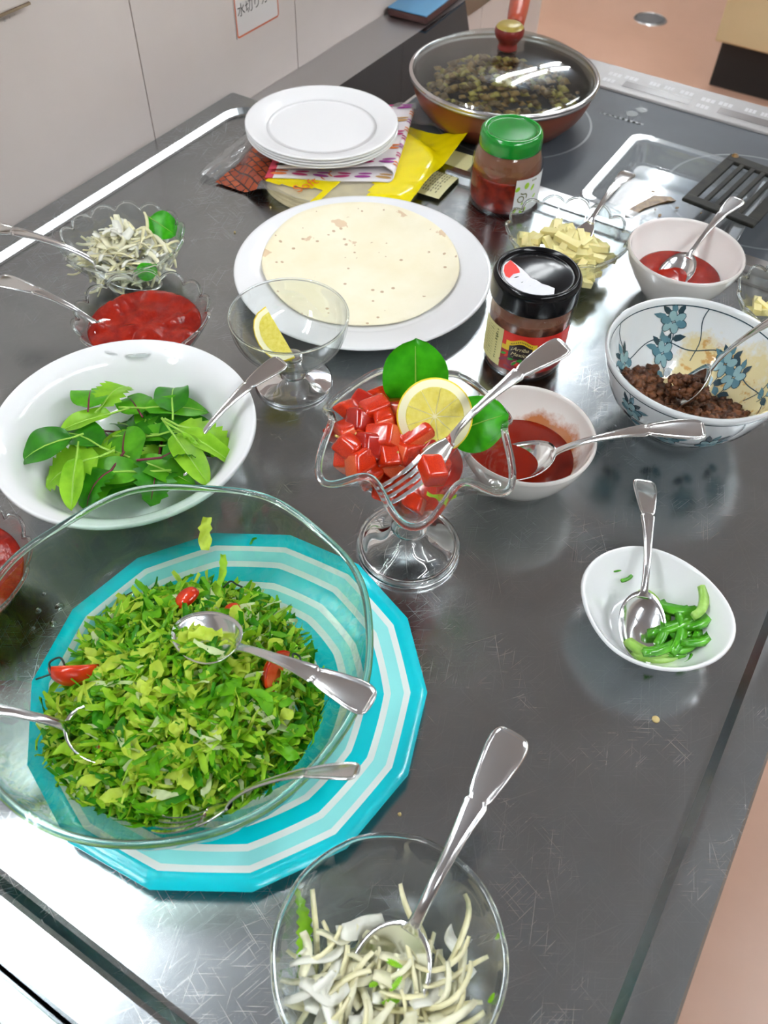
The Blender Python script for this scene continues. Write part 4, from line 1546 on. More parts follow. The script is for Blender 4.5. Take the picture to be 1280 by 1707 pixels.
def cloth_pat(layer, name):
    d = Decal()
    cols = [0, 3, 2, 4, 1, 0, 2, 3, 1]
    r_ = random.Random(9 + layer)
    for row in range(5):
        for q in range(6):
            u_ = 0.014 + q * 0.0245
            dd = 0.0085 + row * 0.034
            mi = cols[(q * 2 + row + layer * 3) % 9]
            d.poly(ellipse_pts(0.0098, 0.0028, 12, r_.uniform(-0.15, 0.15), u_, dd), mi)
            d.poly(ellipse_pts(0.0082, 0.0020, 12, r_.uniform(-0.15, 0.15), u_ + 0.002, dd + 0.0065), mi)
    def fn(u_, dd):
        if layer == 0:
            p = ab * u_ + bc * dd
            return (p.x, p.y, ZL + 0.0012 + 0.0006 * math.sin(u_ * 60 + dd * 35))
        dd2 = dd + 0.010 + 0.012 * u_ / W_
        p = ab * (u_ * 0.97 + 0.004) + bc * dd2
        return (p.x, p.y, ZU - 0.0035 * (1 - u_ / W_) + 0.0014 + 0.0006 * math.sin(u_ * 60 + dd2 * 35))
    d.build(name, fn, ['cloth_orange', 'cloth_purple', 'cloth_magenta', 'cloth_tan', 'cloth_dark'], cl)
cloth_pat(0, 'pepper_print')
cloth_pat(1, 'pepper_print')
# stripes on the rolled fold
d = Decal()
for q in range(7):
    for j in range(2):
        d.rect(0.0, 1.0, 0.02 + q * 0.021 + j * 0.006, 0.0225 + q * 0.021 + j * 0.006, [0, 2, 1, 2, 0, 1, 0][q], 4)
def fold_pt(u, v):
    a_ = -0.2 + u * 1.7
    p = ab * (W_ + 0.0042 * math.cos(a_) + 0.0011 * math.cos(a_)) + bc * (v + 0.004)
    return (p.x, p.y, (ZL + ZU) / 2 + (ZU - ZL) / 2 * math.sin(a_) + 0.0012)
d.build('stripe_print', fold_pt, ['cloth_orange', 'cloth_purple', 'cloth_magenta'], cl)

# four stacked white plates
pz = 0.0285
prof = [(0, 0.0), (0.060, 0.0), (0.066, 0.0015), (0.078, 0.006), (0.0905, 0.0088), (0.0912, 0.0098), (0.0905, 0.0106)] + [tuple(p) for p in cr([(0.0885, 0.0106), (0.078, 0.0080), (0.066, 0.0042), (0.060, 0.0034), (0, 0.0034)], 3)]
names = ['bottom white plate of the stack on the printed cloth', 'second white plate up in the stack on the cloth', 'third white plate up in the stack on the cloth', 'top white plate of the stack on the printed cloth']
for q in range(4):
    o = lathe('side_plate', prof, 'white_plate', None, 96)
    o.location = (-0.5775 + 0.0008 * (q % 2), 0.8165 - 0.0006 * q, pz + 0.0036 * q)
    tag(o, names[q], 'plate', 'stack of white plates')

# ------------------------------------------------------------------ clear plastic tray and slotted turner
ty = thing('plastic_tray', 'clear plastic food tray lying across the cooktop edge', 'tray', (-0.176, 0.9575, 0.0012))
loops = [(0.068, 0.070, 0.012, 0.0), (0.072, 0.074, 0.013, 0.0015), (0.078, 0.080, 0.014, 0.024), (0.079, 0.081, 0.014, 0.0265), (0.0885, 0.0905, 0.018, 0.0272), (0.0900, 0.0920, 0.019, 0.0245)]
V, F = [], []
for hx, hy, r, z in loops:
    V += [(p[0], p[1], z) for p in rrect(-hx, hx, -hy, hy, r, 6)]
n = len(rrect(-1, 1, -1, 1, 0.1, 6))
F.append(tuple(range(n)))
for i in range(len(loops) - 1):
    for k in range(n):
        F.append((i * n + k, (i + 1) * n + k, (i + 1) * n + (k + 1) % n, i * n + (k + 1) % n))
o = mesh('tray_shell', V, F, 'tray_plastic', ty, False)
solidify(o, 0.0008, 1)
md = o.modifiers.new('bevel', 'BEVEL'); md.width = 0.0012; md.segments = 2; md.limit_method = 'ANGLE'
plain('smear_brown', (0.13, 0.055, 0.010), 0.35, c2=(0.22, 0.12, 0.025), var=0.2, scale=120, bump=0.3)
d = Decal()
r_ = random.Random(2)
d.poly([(-0.03, 0.02), (-0.012, 0.028), (-0.004, 0.024), (-0.012, 0.016), (-0.020, 0.004), (-0.030, -0.016), (-0.034, -0.036), (-0.042, -0.042), (-0.046, -0.030), (-0.040, -0.010)], 0)
for q in range(9):
    d.poly(ellipse_pts(r_.uniform(0.0008, 0.003), r_.uniform(0.0008, 0.002), 8, r_.uniform(0, 3), r_.uniform(-0.04, 0.03), r_.uniform(-0.04, 0.04)), 0)
V = [(x, y, 0.0) for x, y in d.V]
sm = mesh('sauce_smear', V, d.F, 'smear_brown', None, False)
sm.location = (-0.172, 0.945, 0.0034)
solidify(sm, 0.0008, 1)
tag(sm, 'dried brown sauce smear on the floor of the clear tray', 'smear')

plain('turner_black', (0.008, 0.009, 0.009), 0.5, c2=(0.022, 0.02, 0.014), var=0.2, scale=60, spec=0.25)
tr_ = thing('slotted_turner', 'black slotted turner head resting on the clear plastic tray', 'turner', (-0.112, 0.985, 0.031), math.radians(-7))
hw_, hl_ = 0.043, 0.066
slots = [(-0.031 + 0.0132 * k, -0.024 + 0.0132 * k + 0.0004) for k in range(5)]
bars = [(-hw_, slots[0][0])] + [(slots[k][1], slots[k + 1][0]) for k in range(4)] + [(slots[4][1], hw_)]
box('end_bar', -hw_, hw_, -hl_, -hl_ + 0.015, -0.0022, 0.0022, 'turner_black', tr_, 0.0018)
box('end_bar', -hw_, hw_, hl_ - 0.018, hl_, -0.0022, 0.0022, 'turner_black', tr_, 0.0018)
for x0, x1 in bars:
    box('bar', x0, x1, -hl_ + 0.012, hl_ - 0.014, -0.0019, 0.0019, 'turner_black', tr_, 0.0009)
tube('neck', cr([(0.020, hl_ - 0.006, 0.001), (0.034, hl_ + 0.02, 0.004), (0.070, hl_ + 0.07, 0.022), (0.12, hl_ + 0.14, 0.05)], 4), 0.006, 'turner_black', tr_, 10)
for q, (x, y) in enumerate(((-0.036, 0.062), (0.018, 0.060), (0.027, 0.057))):
    o = lathe('food_crumb', [(0, 0.003), (0.003, 0.0022), (0.0045, 0.0)], 'smear_brown', tr_, 9)
    o.location = (x, y, 0.0022)

# ------------------------------------------------------------------ sauces
def sauce_mat(name, c1, c2, rough=0.18, scale=70, bump=0.5):
    t = NT(name)
    v = t.coord()
    f = t.noise(v, scale, 5, 0.6)
    t.base(t.ramp(f, [(0.3, c1), (0.7, c2)]), rough)
    t.b.inputs['Specular IOR Level'].default_value = 0.35
    t.bump(t.noise(v, scale * 1.4, 3), bump, 0.002)
    return t.m


sauce_mat('sauce_brown', (0.17, 0.007, 0.0015), (0.22, 0.011, 0.002), 0.10, 25, 0.08)
sauce_mat('sauce_red', (0.24, 0.006, 0.002), (0.36, 0.018, 0.005), 0.12, 60, 0.3)
sauce_mat('salsa_red', (0.17, 0.004, 0.002), (0.36, 0.016, 0.004), 0.25, 60, 0.9)


def sauce(name, label, loc, r, z, mat, amp, seed, edge=0.002, mod=None, body=None):
    rr = [0.0, 0.15, 0.3, 0.45, 0.6, 0.75, 0.88, 0.96, 1.0]
    prof = [(r * k, z) for k in rr] + [(r * 0.985, z - edge)]
    if body:
        prof += body
    def m(th, q, zz, i):
        if i > 8:
            return mod(th, q, zz, i) if mod else (q, zz)
        x, y = q * math.cos(th), q * math.sin(th)
        dz = amp * (noise.noise(Vector((x * 55 + seed, y * 55, 0))) + 0.5 * noise.noise(Vector((x * 130 + seed, y * 130, 1))))
        dz *= min(1.0, (r - q) / (r * 0.12) + 0.15)
        if mod:
            q, zz = mod(th, q, zz, i)
        return (q, zz + dz)
    o = lathe(name, prof, mat, None, 72, m)
    o.location = loc
    return tag(o, label, 'sauce')


sauce('sauce', 'smooth brown red sauce in the bowl behind the tomato glass', SB, 0.0432, 0.028, 'sauce_brown', 0.0004, 1)
sauce('sauce', 'bright red tomato sauce in the bowl near the tray', RB, 0.0425, 0.0265, 'sauce_red', 0.0010, 2)
glassy = [(0.0445, 0.026), (0.0325, 0.0105), (0.024, 0.0062), (0, 0.006)]
sauce('tomato_salsa', 'chunky red salsa in the left scalloped glass bowl', SL, 0.0515, 0.0385, 'salsa_red', 0.0065, 3, body=[(0.0500, 0.034)] + glassy)
sauce('tomato_salsa', 'red salsa in the glass bowl cut off by the left edge', FL, 0.0520, 0.0390, 'salsa_red', 0.0060, 4, body=[(0.0500, 0.034)] + glassy)

# ------------------------------------------------------------------ mince in the patterned bowl
plain('mince', (0.085, 0.026, 0.008), 0.45, spec=0.3, c2=(0.19, 0.068, 0.024), var=0.3, scale=160, bump=0.6)
plain('mince_dark', (0.045, 0.014, 0.006), 0.45, spec=0.3, c2=(0.11, 0.037, 0.014), var=0.3, scale=160, bump=0.6)


def blob_vf(s, r_):
    bm = bmesh.new()
    bmesh.ops.create_icosphere(bm, subdivisions=2, radius=1.0)
    V = [tuple(v.co * (s * (0.62 + 0.7 * r_.random()))) for v in bm.verts]
    F = [tuple(v.index for v in f.verts) for f in bm.faces]
    bm.free()
    return V, F


def clump(name, label, cat, spots, mats, seed, loc):
    r_ = random.Random(seed)
    V, F, I = [], [], []
    for x, y, z, s in spots(r_):
        bv, bf = blob_vf(s, r_)
        b = len(V)
        V += [(x + p[0], y + p[1], z + p[2] * 0.8) for p in bv]
        F += [tuple(b + i for i in f) for f in bf]
        I += [r_.randrange(len(mats))] * len(bf)
    o = mesh(name, V, F, mats, None, True, I)
    o.location = loc
    return tag(o, label, cat, kind='stuff')


def inner_r(z):
    return interp([(0.009, 0.034), (0.014, 0.044), (0.03, 0.0575), (0.045, 0.066), (0.06, 0.071), (0.075, 0.075)], z)


def mince_spots(r_):
    out = []
    # layer on the bowl floor plus a bank climbing the near-left wall
    for _ in range(1500):
        th = r_.uniform(0, 2 * PI)
        rr = 0.060 * math.sqrt(r_.random())
        x, y = rr * math.cos(th), rr * math.sin(th)
        near = (x * 0.75 - y * 0.65)      # towards the front right of the bowl
        left = (-x * 0.85 - y * 0.53)
        top = 0.013 + 0.030 * max(0, near / 0.06) + 0.026 * max(0, left / 0.06) + 0.006 * r_.random()
        if near < -0.022 and left < 0.012:
            continue
        s = r_.uniform(0.0022, 0.0050)
        z = max(top - 0.004 * r_.random(), 0.012)
        if rr > inner_r(z) - 0.003 - s:
            continue
        out.append((x, y, z, s))
    return out


clump('minced_meat', 'browned minced meat in the blue patterned bowl', 'meat', mince_spots, ['mince', 'mince', 'mince_dark'], 4, PB)
def heap_spots(r_):
    out = []
    for _ in range(130):
        a_, q = r_.uniform(0, 2 * PI), math.sqrt(r_.random())
        out.append((0.018 * q * math.cos(a_), 0.014 * q * math.sin(a_), 0.012 * (1 - q * q) * r_.random(), r_.uniform(0.0018, 0.0038)))
    return out
clump('minced_meat', 'heap of mince on the spoon in the blue patterned bowl', 'meat', heap_spots, ['mince', 'mince_dark'], 6, (-0.052, 0.616, 0.038))

# ------------------------------------------------------------------ helper for curved strips of food
def strip_vf(L, w_, th, bend, twist=0.0, seg=7, taper=0.0, wave=0.0, seed=0):
    """curved bar lying along X, bending in XY and arching a little in Z"""
    V, F = [], []
    r_ = random.Random(seed)
    ph = r_.random() * 6
    x = y = 0.0
    ang = -bend / 2
    pts = []
    for i in range(seg + 1):
        pts.append((x, y, ang))
        ang += bend / seg
        x += math.cos(ang) * L / seg
        y += math.sin(ang) * L / seg
    cx = sum(p[0] for p in pts) / len(pts)
    cy = sum(p[1] for p in pts) / len(pts)
    for i, (px, py, a_) in enumerate(pts):
        t_ = i / seg
        k = 1 - taper * abs(2 * t_ - 1) ** 2
        tw = twist * (t_ - 0.5)
        nx, ny = -math.sin(a_), math.cos(a_)
        zc = wave * math.sin(ph + t_ * 5)
        for su, sv in ((-1, -1), (1, -1), (1, 1), (-1, 1)):
            u = su * w_ / 2 * k
            v = sv * th / 2
            uu = u * math.cos(tw) - v * math.sin(tw)
            vv = u * math.sin(tw) + v * math.cos(tw)
            V.append((px - cx + nx * uu, py - cy + ny * uu, zc + vv))
    for i in range(seg):
        for k in range(4):
            k2 = (k + 1) % 4
            F.append((i * 4 + k, i * 4 + k2, (i + 1) * 4 + k2, (i + 1) * 4 + k))
    F.append((3, 2, 1, 0))
    F.append(tuple(seg * 4 + k for k in range(4)))
    return V, F


def euler_place(o, loc, rot, s=1.0):
    o.location = loc
    o.rotation_euler = rot
    o.scale = (s, s, s)
    return o


# green pepper strips
plain('pepper_green', (0.045, 0.30, 0.006), 0.2, c2=(0.12, 0.46, 0.02), var=0.2, scale=60, coat=0.3)
plain('pepper_pale', (0.28, 0.55, 0.07), 0.3, c2=(0.42, 0.66, 0.16), var=0.2, scale=60)
PEP = [(0.0015, 0.4083), (0.0127, 0.3951), (0.019, 0.4059), (0.0283, 0.4152), (0.0392, 0.4088), (0.0408, 0.4267), (0.0403, 0.398), (0.0455, 0.3902), (0.029, 0.3843), (0.0243, 0.3733), (0.0138, 0.3606), (0.0215, 0.3626), (0.0325, 0.372), (0.0298, 0.3962), (0.0216, 0.3877), (0.0230, 0.3621)]
PA = [2.2, 1.9, 0.4, 0.3, 1.2, 1.3, 0.9, 0.8, 1.6, 1.2, 0.55, 0.75, 0.7, 1.8, 0.9, 0.5]
pep_me = [quick_mesh('pepper_strip', strip_vf(0.036, 0.0078, 0.0044, b, 0.6, 7, 0.15, 0.001, i), ['pepper_green' if i < 3 else 'pepper_pale']) for i, b in enumerate((1.3, 1.9, 0.8, 1.5))]
PEP += [(0.034, 0.3865), (0.017, 0.3800), (0.041, 0.4085), (0.036, 0.3790)]
PA += [0.2, 1.4, 0.7, 1.1]
for i, ((x, y), a_) in enumerate(zip(PEP, PA)):
    o = link('pepper_strip', pep_me[i % 3 if i % 5 else 3])
    rr = math.hypot(x - DC[0], y - DC[1])
    rot = (rnd.uniform(-0.5, 0.5), rnd.uniform(-0.25, 0.25), a_ + rnd.uniform(-0.3, 0.3))
    x, y = DC[0] + (x - DC[0]) * 0.9, DC[1] + (y - DC[1]) * 0.9
    if i == 5:
        x, y = x - 0.006, y - 0.010
    euler_place(o, (x, y, 0.010 + 0.26 * max(0, rr - 0.022) + 0.0045 * (i % 3)), rot, rnd.uniform(0.8, 1.05))
    tag(o, ('pale' if i % 5 == 0 else 'dark') + ' green pepper strip in the egg-shaped dish ' + where(x, y, (0.0285, 0.388), 0.02) + ' of the heap', 'pepper', 'green pepper strips in the white dish')
for (x, y, z, s_) in ((-0.0309, 0.4113, 0.0235, 0.3), (-0.0226, 0.4103, 0.0195, 0.36), (0.040, 0.3690, 0.019, 0.33)):
    o = link('pepper_scrap', pep_me[2])
    euler_place(o, (x, y, z), (0.3, 0.2, rnd.uniform(0.8, 1.4)), s_)
    tag(o, 'tiny scrap of green pepper stuck to the egg-shaped dish', 'pepper', 'pepper scraps on the dish wall')

# cheese sticks
plain('cheese', (0.82, 0.72, 0.30), 0.45, c2=(0.87, 0.80, 0.42), var=0.06, scale=30, sss=0.15)
V, F = box_vf(-0.017, 0.017, -0.0038, 0.0038, -0.0028, 0.0028)
ch_me = [quick_mesh('cheese_stick', (V, F), ['cheese'], False), quick_mesh('cheese_stick', ([(x * 0.8, y * 1.3, z) for x, y, z in V], F), ['cheese'], False), quick_mesh('cheese_stick', ([(x * 0.75, y, z + 0.003 * (x / 0.016) ** 2) for x, y, z in V], F), ['cheese'], False)]
def heap(n, R, z0, H, seed, flat=0.35):
    r_ = random.Random(seed)
    out = []
    tries = 0
    while len(out) < n and tries < 9000:
        tries += 1
        q = R * math.sqrt(r_.random())
        th = r_.uniform(0, 2 * PI)
        x, y = q * math.cos(th), q * math.sin(th)
        z = z0 + H * (1 - (q / R) ** 2) * r_.uniform(0.45, 1.0) + 0.010 * (q / R) ** 3
        out.append((x, y, z, (r_.uniform(-flat, flat), r_.uniform(-flat, flat), r_.uniform(0, PI))))
    return out
for i, (x, y, z, rt) in enumerate(heap(80, 0.045, 0.012, 0.032, 21, 0.45)):
    o = link('cheese_stick', ch_me[i % 3])
    euler_place(o, (CH[0] + x, CH[1] + y, z), rt, rnd.uniform(0.85, 1.1))
    tag(o, 'cheese stick in the bowl behind the black lidded jar ' + where(x, y, (0, 0), 0.043), 'cheese', 'cheese sticks in the far glass bowl')
for i, (x, y, z, rt) in enumerate(heap(26, 0.040, 0.012, 0.020, 22, 0.5)):
    o = link('cheese_stick', ch_me[i % 3])
    euler_place(o, (RG[0] + x, RG[1] + y, z), rt, rnd.uniform(0.85, 1.1))
    tag(o, 'pale cheese stick in the right edge glass bowl ' + where(x, y, (0, 0), 0.04), 'cheese', 'cheese sticks in the right edge bowl')

# onion
plain('onion', (0.88, 0.85, 0.58), 0.35, c2=(0.93, 0.91, 0.72), var=0.03, scale=50, transl=0.10)
plain('onion_pale', (0.90, 0.90, 0.78), 0.3, c2=(0.94, 0.94, 0.86), var=0.03, scale=50, transl=0.10)
plain('onion_yellow', (0.87, 0.81, 0.46), 0.35, c2=(0.92, 0.88, 0.62), var=0.04, scale=50, transl=0.10)
on_me = []
for i, (L, w_, th, b) in enumerate(((0.050, 0.0052, 0.0016, 1.3), (0.045, 0.0070, 0.0016, 0.7), (0.056, 0.0040, 0.0015, 1.9), (0.034, 0.0090, 0.0018, 0.9), (0.028, 0.0120, 0.0018, 0.6), (0.050, 0.0036, 0.0015, 0.3))):
    on_me.append(quick_mesh('onion_slice', strip_vf(L, w_, th, b, 0.9, 9, 0.3, 0.006, i), ['onion', 'onion_pale', 'onion_yellow'][i % 3]))
for i, (x, y, z, rt) in enumerate(heap(185, 0.044, 0.016, 0.046, 31, 0.45)):
    o = link('onion_slice', on_me[i % 6])
    euler_place(o, (OL[0] + x, OL[1] + y, z), rt, rnd.uniform(0.65, 0.92))
    tag(o, 'thin onion slice in the far left glass bowl ' + where(x, y, (0, 0), 0.043), 'onion', 'onion slices in the far left bowl')
r_ = random.Random(77)
k = 0
while k < 105:
    q, th = 0.052 * math.sqrt(r_.random()), r_.uniform(0, 2 * PI)
    x, y = q * math.cos(th), q * math.sin(th)
    # onion lies banked left and right of the spoon; the far side of the bowl is bare
    far = x * -0.50 + y * 0.85
    if far > 0.030 or (far > 0.012 and r_.random() < 0.65):
        continue
    z = 0.011 + 0.42 * max(0, q - 0.020) + r_.uniform(0, 0.017)
    o = link('onion_slice', on_me[r_.randrange(6)])
    euler_place(o, (FB[0] + x * 0.88, FB[1] + y * 0.88, z), (r_.uniform(-0.6, 0.6), r_.uniform(-0.5, 0.5), r_.uniform(0.6, 2.4)), r_.uniform(0.62, 0.95))
    tag(o, 'raw onion sliver in the nearest glass bowl ' + where(x, y, (0, 0), 0.05), 'onion', 'onion slivers in the nearest bowl')
    k += 1
for i, (dx, dy, z, rz) in enumerate(((0.0, 0.006, 0.032, 1.5), (0.004, -0.004, 0.030, 0.8), (-0.005, 0.0, 0.031, 2.0), (0.003, 0.010, 0.031, 1.1), (-0.003, -0.010, 0.029, 1.7))):
    o = link('onion_slice', on_me[(i + 3) % 6])
    euler_place(o, (-0.0354 + dx, 0.0824 + dy, z - 0.004), (0.2, 0.1, rz), 0.6)
    tag(o, 'raw onion piece lying on the spoon in the nearest bowl', 'onion', 'onion pieces on the near spoon')

# ------------------------------------------------------------------ leaves
plain('leaf_dark', (0.015, 0.15, 0.004), 0.35, spec=0.3, c2=(0.04, 0.26, 0.008), var=0.2, scale=70, bump=0.3, transl=0.2)
plain('leaf_mid', (0.06, 0.32, 0.006), 0.35, spec=0.3, c2=(0.12, 0.44, 0.014), var=0.2, scale=70, bump=0.3, transl=0.25)
plain('leaf_light', (0.20, 0.50, 0.012), 0.35, spec=0.3, c2=(0.32, 0.62, 0.035), var=0.2, scale=70, bump=0.3, transl=0.3)
plain('leaf_bright', (0.025, 0.32, 0.004), 0.32, spec=0.3, c2=(0.06, 0.46, 0.008), var=0.15, scale=90, bump=0.2, transl=0.25)
plain('stem_green', (0.28, 0.52, 0.06), 0.4)
plain('stem_purple', (0.14, 0.008, 0.03), 0.4)


def leaf_vf(L, W, curl, fold, serr=0.0, seed=0, nu=16, nv=8, tip=0.8):
    r_ = random.Random(seed)
    V, F = [], []
    ph = r_.random() * 6
    for i in range(nu + 1):
        t_ = i / nu
        w_ = W * (1 - abs(2 * t_ ** tip - 1) ** 2.3) ** 0.62 if 0 < t_ < 1 else 0.0
        w_ = max(w_, 0.0006)
        for j in range(nv + 1):
            u = -1 + 2 * j / nv
            ww = w_ * (1 + serr * ((i % 2) - 0.5) * abs(u) ** 3)
            x = L * t_ - L / 2
            y = ww * u
            z = fold * abs(u) * w_ - curl * (2 * t_ - 1) ** 2 * L + 0.10 * W * math.sin(ph + t_ * 9 + u * 2.0) * abs(u)
            V.append((x, y, z))
    for i in range(nu):
        for j in range(nv):
            F.append((i * (nv + 1) + j, (i + 1) * (nv + 1) + j, (i + 1) * (nv + 1) + j + 1, i * (nv + 1) + j + 1))
    return V, F


def stem_vf(L, ext, curl, r=0.0009):
    pts = [(-L / 2 - ext, 0, -curl * L * 1.2)] + [(L * t_ - L / 2, 0, -curl * (2 * t_ - 1) ** 2 * L + 0.0003) for t_ in (0.0, 0.2, 0.45, 0.7, 0.9)]
    return tube_vf(pts, [r * 1.1, r * 1.1, r, r * 0.8, r * 0.6, r * 0.3], 6)


kinds = []
for i, (L, W, c, f_, s_, m_, ext, sm_) in enumerate(((0.050, 0.016, 0.12, 0.25, 0.0, 'leaf_dark', 0.010, 'stem_green'), (0.056, 0.012, 0.08, 0.2, 0.0, 'leaf_mid', 0.022, 'stem_green'), (0.046, 0.017, 0.14, 0.15, 0.35, 'leaf_light', 0.012, 'stem_green'), (0.044, 0.019, 0.10, 0.1, 0.0, 'leaf_mid', 0.008, 'stem_purple'), (0.040, 0.015, 0.20, 0.3, 0.3, 'leaf_dark', 0.020, 'stem_purple'), (0.052, 0.011, 0.05, 0.35, 0.0, 'leaf_light', 0.018, 'stem_green'))):
    kinds.append((quick_mesh('blade', leaf_vf(L, W, c, f_, s_, i), [m_]), quick_mesh('stem', stem_vf(L, ext, c), [sm_])))
LEAVES = [(-0.4786, 0.3207), (-0.4655, 0.2967), (-0.4608, 0.2817), (-0.464, 0.2479), (-0.4366, 0.2474), (-0.4262, 0.274), (-0.4187, 0.2971), (-0.4114, 0.2638), (-0.4057, 0.2453), (-0.4171, 0.235), (-0.4292, 0.3114), (-0.4488, 0.3438), (-0.4211, 0.3385), (-0.4201, 0.3689), (-0.4054, 0.36), (-0.4, 0.3338), (-0.3877, 0.3085), (-0.4238, 0.3274), (-0.36, 0.3203), (-0.3559, 0.3413), (-0.3434, 0.3311), (-0.3481, 0.3111), (-0.3927, 0.282), (-0.3688, 0.2976), (-0.4651, 0.3393), (-0.43, 0.29), (-0.41, 0.31), (-0.445, 0.265), (-0.395, 0.345), (-0.44, 0.33), (-0.38, 0.33), (-0.40, 0.27), (-0.452, 0.308), (-0.436, 0.352), (-0.385, 0.352), (-0.372, 0.286), (-0.415, 0.252), (-0.448, 0.292), (-0.397, 0.318), (-0.366, 0.338), (-0.43, 0.262), (-0.408, 0.284)]
LK = [3, 5, 0, 0, 2, 2, 3, 1, 4, 5, 5, 3, 0, 0, 1, 1, 2, 4, 4, 2, 5, 5, 1, 1, 2, 0, 4, 4, 0, 0, 4, 0, 4, 1, 0, 4, 3, 1, 4, 0, 1, 4]
lab = ['rounded green baby leaf with purple stalk in the white bowl', 'long narrow leaf in the white bowl of baby leaves', 'toothed pale green leaf in the white bowl of baby leaves']
LLAB = {0: 'dark green oval baby leaf in the wide white bowl', 1: 'mid green lance-shaped baby leaf in the wide white bowl', 2: 'pale green toothed baby leaf in the wide white bowl', 3: 'rounded purple-stalked baby leaf in the white bowl', 4: 'dark toothed purple-stalked baby leaf in the white bowl', 5: 'pale narrow baby leaf in the wide white bowl'}
r_ = random.Random(15)
for i, ((x, y), kd) in enumerate(zip(LEAVES, LK)):
    o = thing('baby_leaf', LLAB[kd] + ' ' + where(x, y, LB, 0.075), 'leaf', group='baby leaves in the wide white bowl')
    q = math.hypot(x - LB[0], y - LB[1])
    z = 0.016 + 0.40 * max(0.0, q - 0.035) + (0.010 if i < 25 else 0.0) + 0.010 * r_.random()
    dx, dy = LB[0] - x, LB[1] - y
    tilt = 0.35 * min(1, q / 0.06)
    a_ = math.atan2(dy, dx)
    rz = r_.uniform(-0.9, 1.2) + (PI if r_.random() < 0.4 else 0)
    if q > 0.045:        # outer leaves keep their stalks pointing into the bowl
        rz = a_ + PI + r_.uniform(-0.7, 0.7)
    # tip the leaf a little towards the middle of the bowl
    rot = Matrix.Rotation(a_, 3, 'Z') @ Matrix.Rotation(tilt, 3, 'Y').transposed() @ Matrix.Rotation(-a_, 3, 'Z') @ Matrix.Rotation(rz, 3, 'Z') @ Matrix.Rotation(r_.uniform(-0.35, 0.35), 3, 'X')
    o.matrix_world = Matrix.Translation((x * 0.88 + LB[0] * 0.12, y * 0.88 + LB[1] * 0.12, z)) @ rot.to_4x4() @ Matrix.Scale(r_.uniform(0.78, 1.08), 4)
    link('blade', kinds[kd][0], None, o)
    link('stem', kinds[kd][1], None, o)

# garnish leaves standing in the sundae glass
big_leaf = (quick_mesh('blade', leaf_vf(0.052, 0.0235, 0.04, 0.06, 0.0, 40, 20, 10, 0.9), ['leaf_bright']), quick_mesh('stem', stem_vf(0.052, 0.006, 0.04, 0.0006), ['stem_green']))
for (loc, xd, zd, s_, lb_) in (((-0.2065, 0.3950, 0.143), (-0.20, 0.25, 0.75), (0.45, -0.80, 0.55), 0.98, 'large upright green leaf behind the tomato dice'),
                               ((-0.1525, 0.3880, 0.131), (0.75, 0.50, 0.45), (-0.05, -0.62, 0.80), 0.84, 'green leaf at the right behind the lemon slice')):
    o = thing('garnish_leaf', lb_, 'leaf')
    o.matrix_world = basis(xd, zd, loc, s_)
    link('blade', big_leaf[0], None, o)
    link('stem', big_leaf[1], None, o)
# small leaves in the left onion bowl
for (loc, xd, zd, s_, lb_) in (((OL[0] + 0.012, OL[1] + 0.044, 0.046), (0.9, 0.1, -0.35), (0.1, -0.5, 0.9), 0.62, 'dark green leaf at the back of the far left onion bowl'),
                               ((OL[0] + 0.045, OL[1] - 0.018, 0.040), (0.5, 0.8, 0.1), (0.4, -0.3, 0.9), 0.40, 'small green leaf at the front of the far left onion bowl')):
    o = thing('garnish_leaf', lb_, 'leaf')
    o.matrix_world = basis(xd, zd, loc, s_)
    link('blade', big_leaf[0], None, o)
    link('stem', big_leaf[1], None, o)
# herb leaf in the nearest onion bowl
hb = quick_mesh('herb_leaf', leaf_vf(0.045, 0.0070, 0.10, 0.1, 0.6, 3, 18, 6, 0.9), ['leaf_light'])
o = link('herb_leaf', hb)
o.matrix_world = basis((0.55, -0.75, -0.25), (0.75, 0.45, 0.45), (FB[0] - 0.047, FB[1] - 0.012, 0.036), 1.0)
tag(o, 'toothed green herb leaf against the wall of the nearest onion bowl', 'leaf')
for i, (dx, dy, z, rz) in enumerate(((0.006, 0.003, 0.0315, 1.4), (0.0, 0.010, 0.033, 0.2), (-0.003, -0.002, 0.031, 1.0), (0.008, -0.006, 0.0305, 0.7))):
    o = link('herb_scrap', hb)
    euler_place(o, (-0.0354 + dx, 0.0824 + dy, z - 0.001), (0.3, 0.1, rz), 0.22)
    tag(o, 'chopped green herb scrap on the spoon in the nearest bowl', 'leaf', 'herb scraps on the near spoon')
for (x, y, z, s_, lb_) in ((0.0165, 0.1025, 0.046, 0.16, 'tiny green herb scrap on the right wall of the nearest bowl'), (0.006, 0.130, 0.048, 0.13, 'tiny green herb scrap on the far wall of the nearest bowl')):
    o = link('herb_scrap', hb)
    euler_place(o, (x, y, z), (0.2, -0.9, 1.5), s_)
    tag(o, lb_, 'leaf')
for (x, y, z, s_, rz, lb_) in ((-0.4705, 0.2115, 0.0525, 0.28, 0.2, 'thin green scrap on the near rim of the white leaf bowl'), (-0.3855, 0.118, 0.038, 0.42, 0.2, 'green leaf scrap on the wall of the left edge salsa bowl')):
    o = link('herb_scrap', hb)
    euler_place(o, (x, y, z), (0.1, 0.1, rz), s_)
    tag(o, lb_, 'leaf')

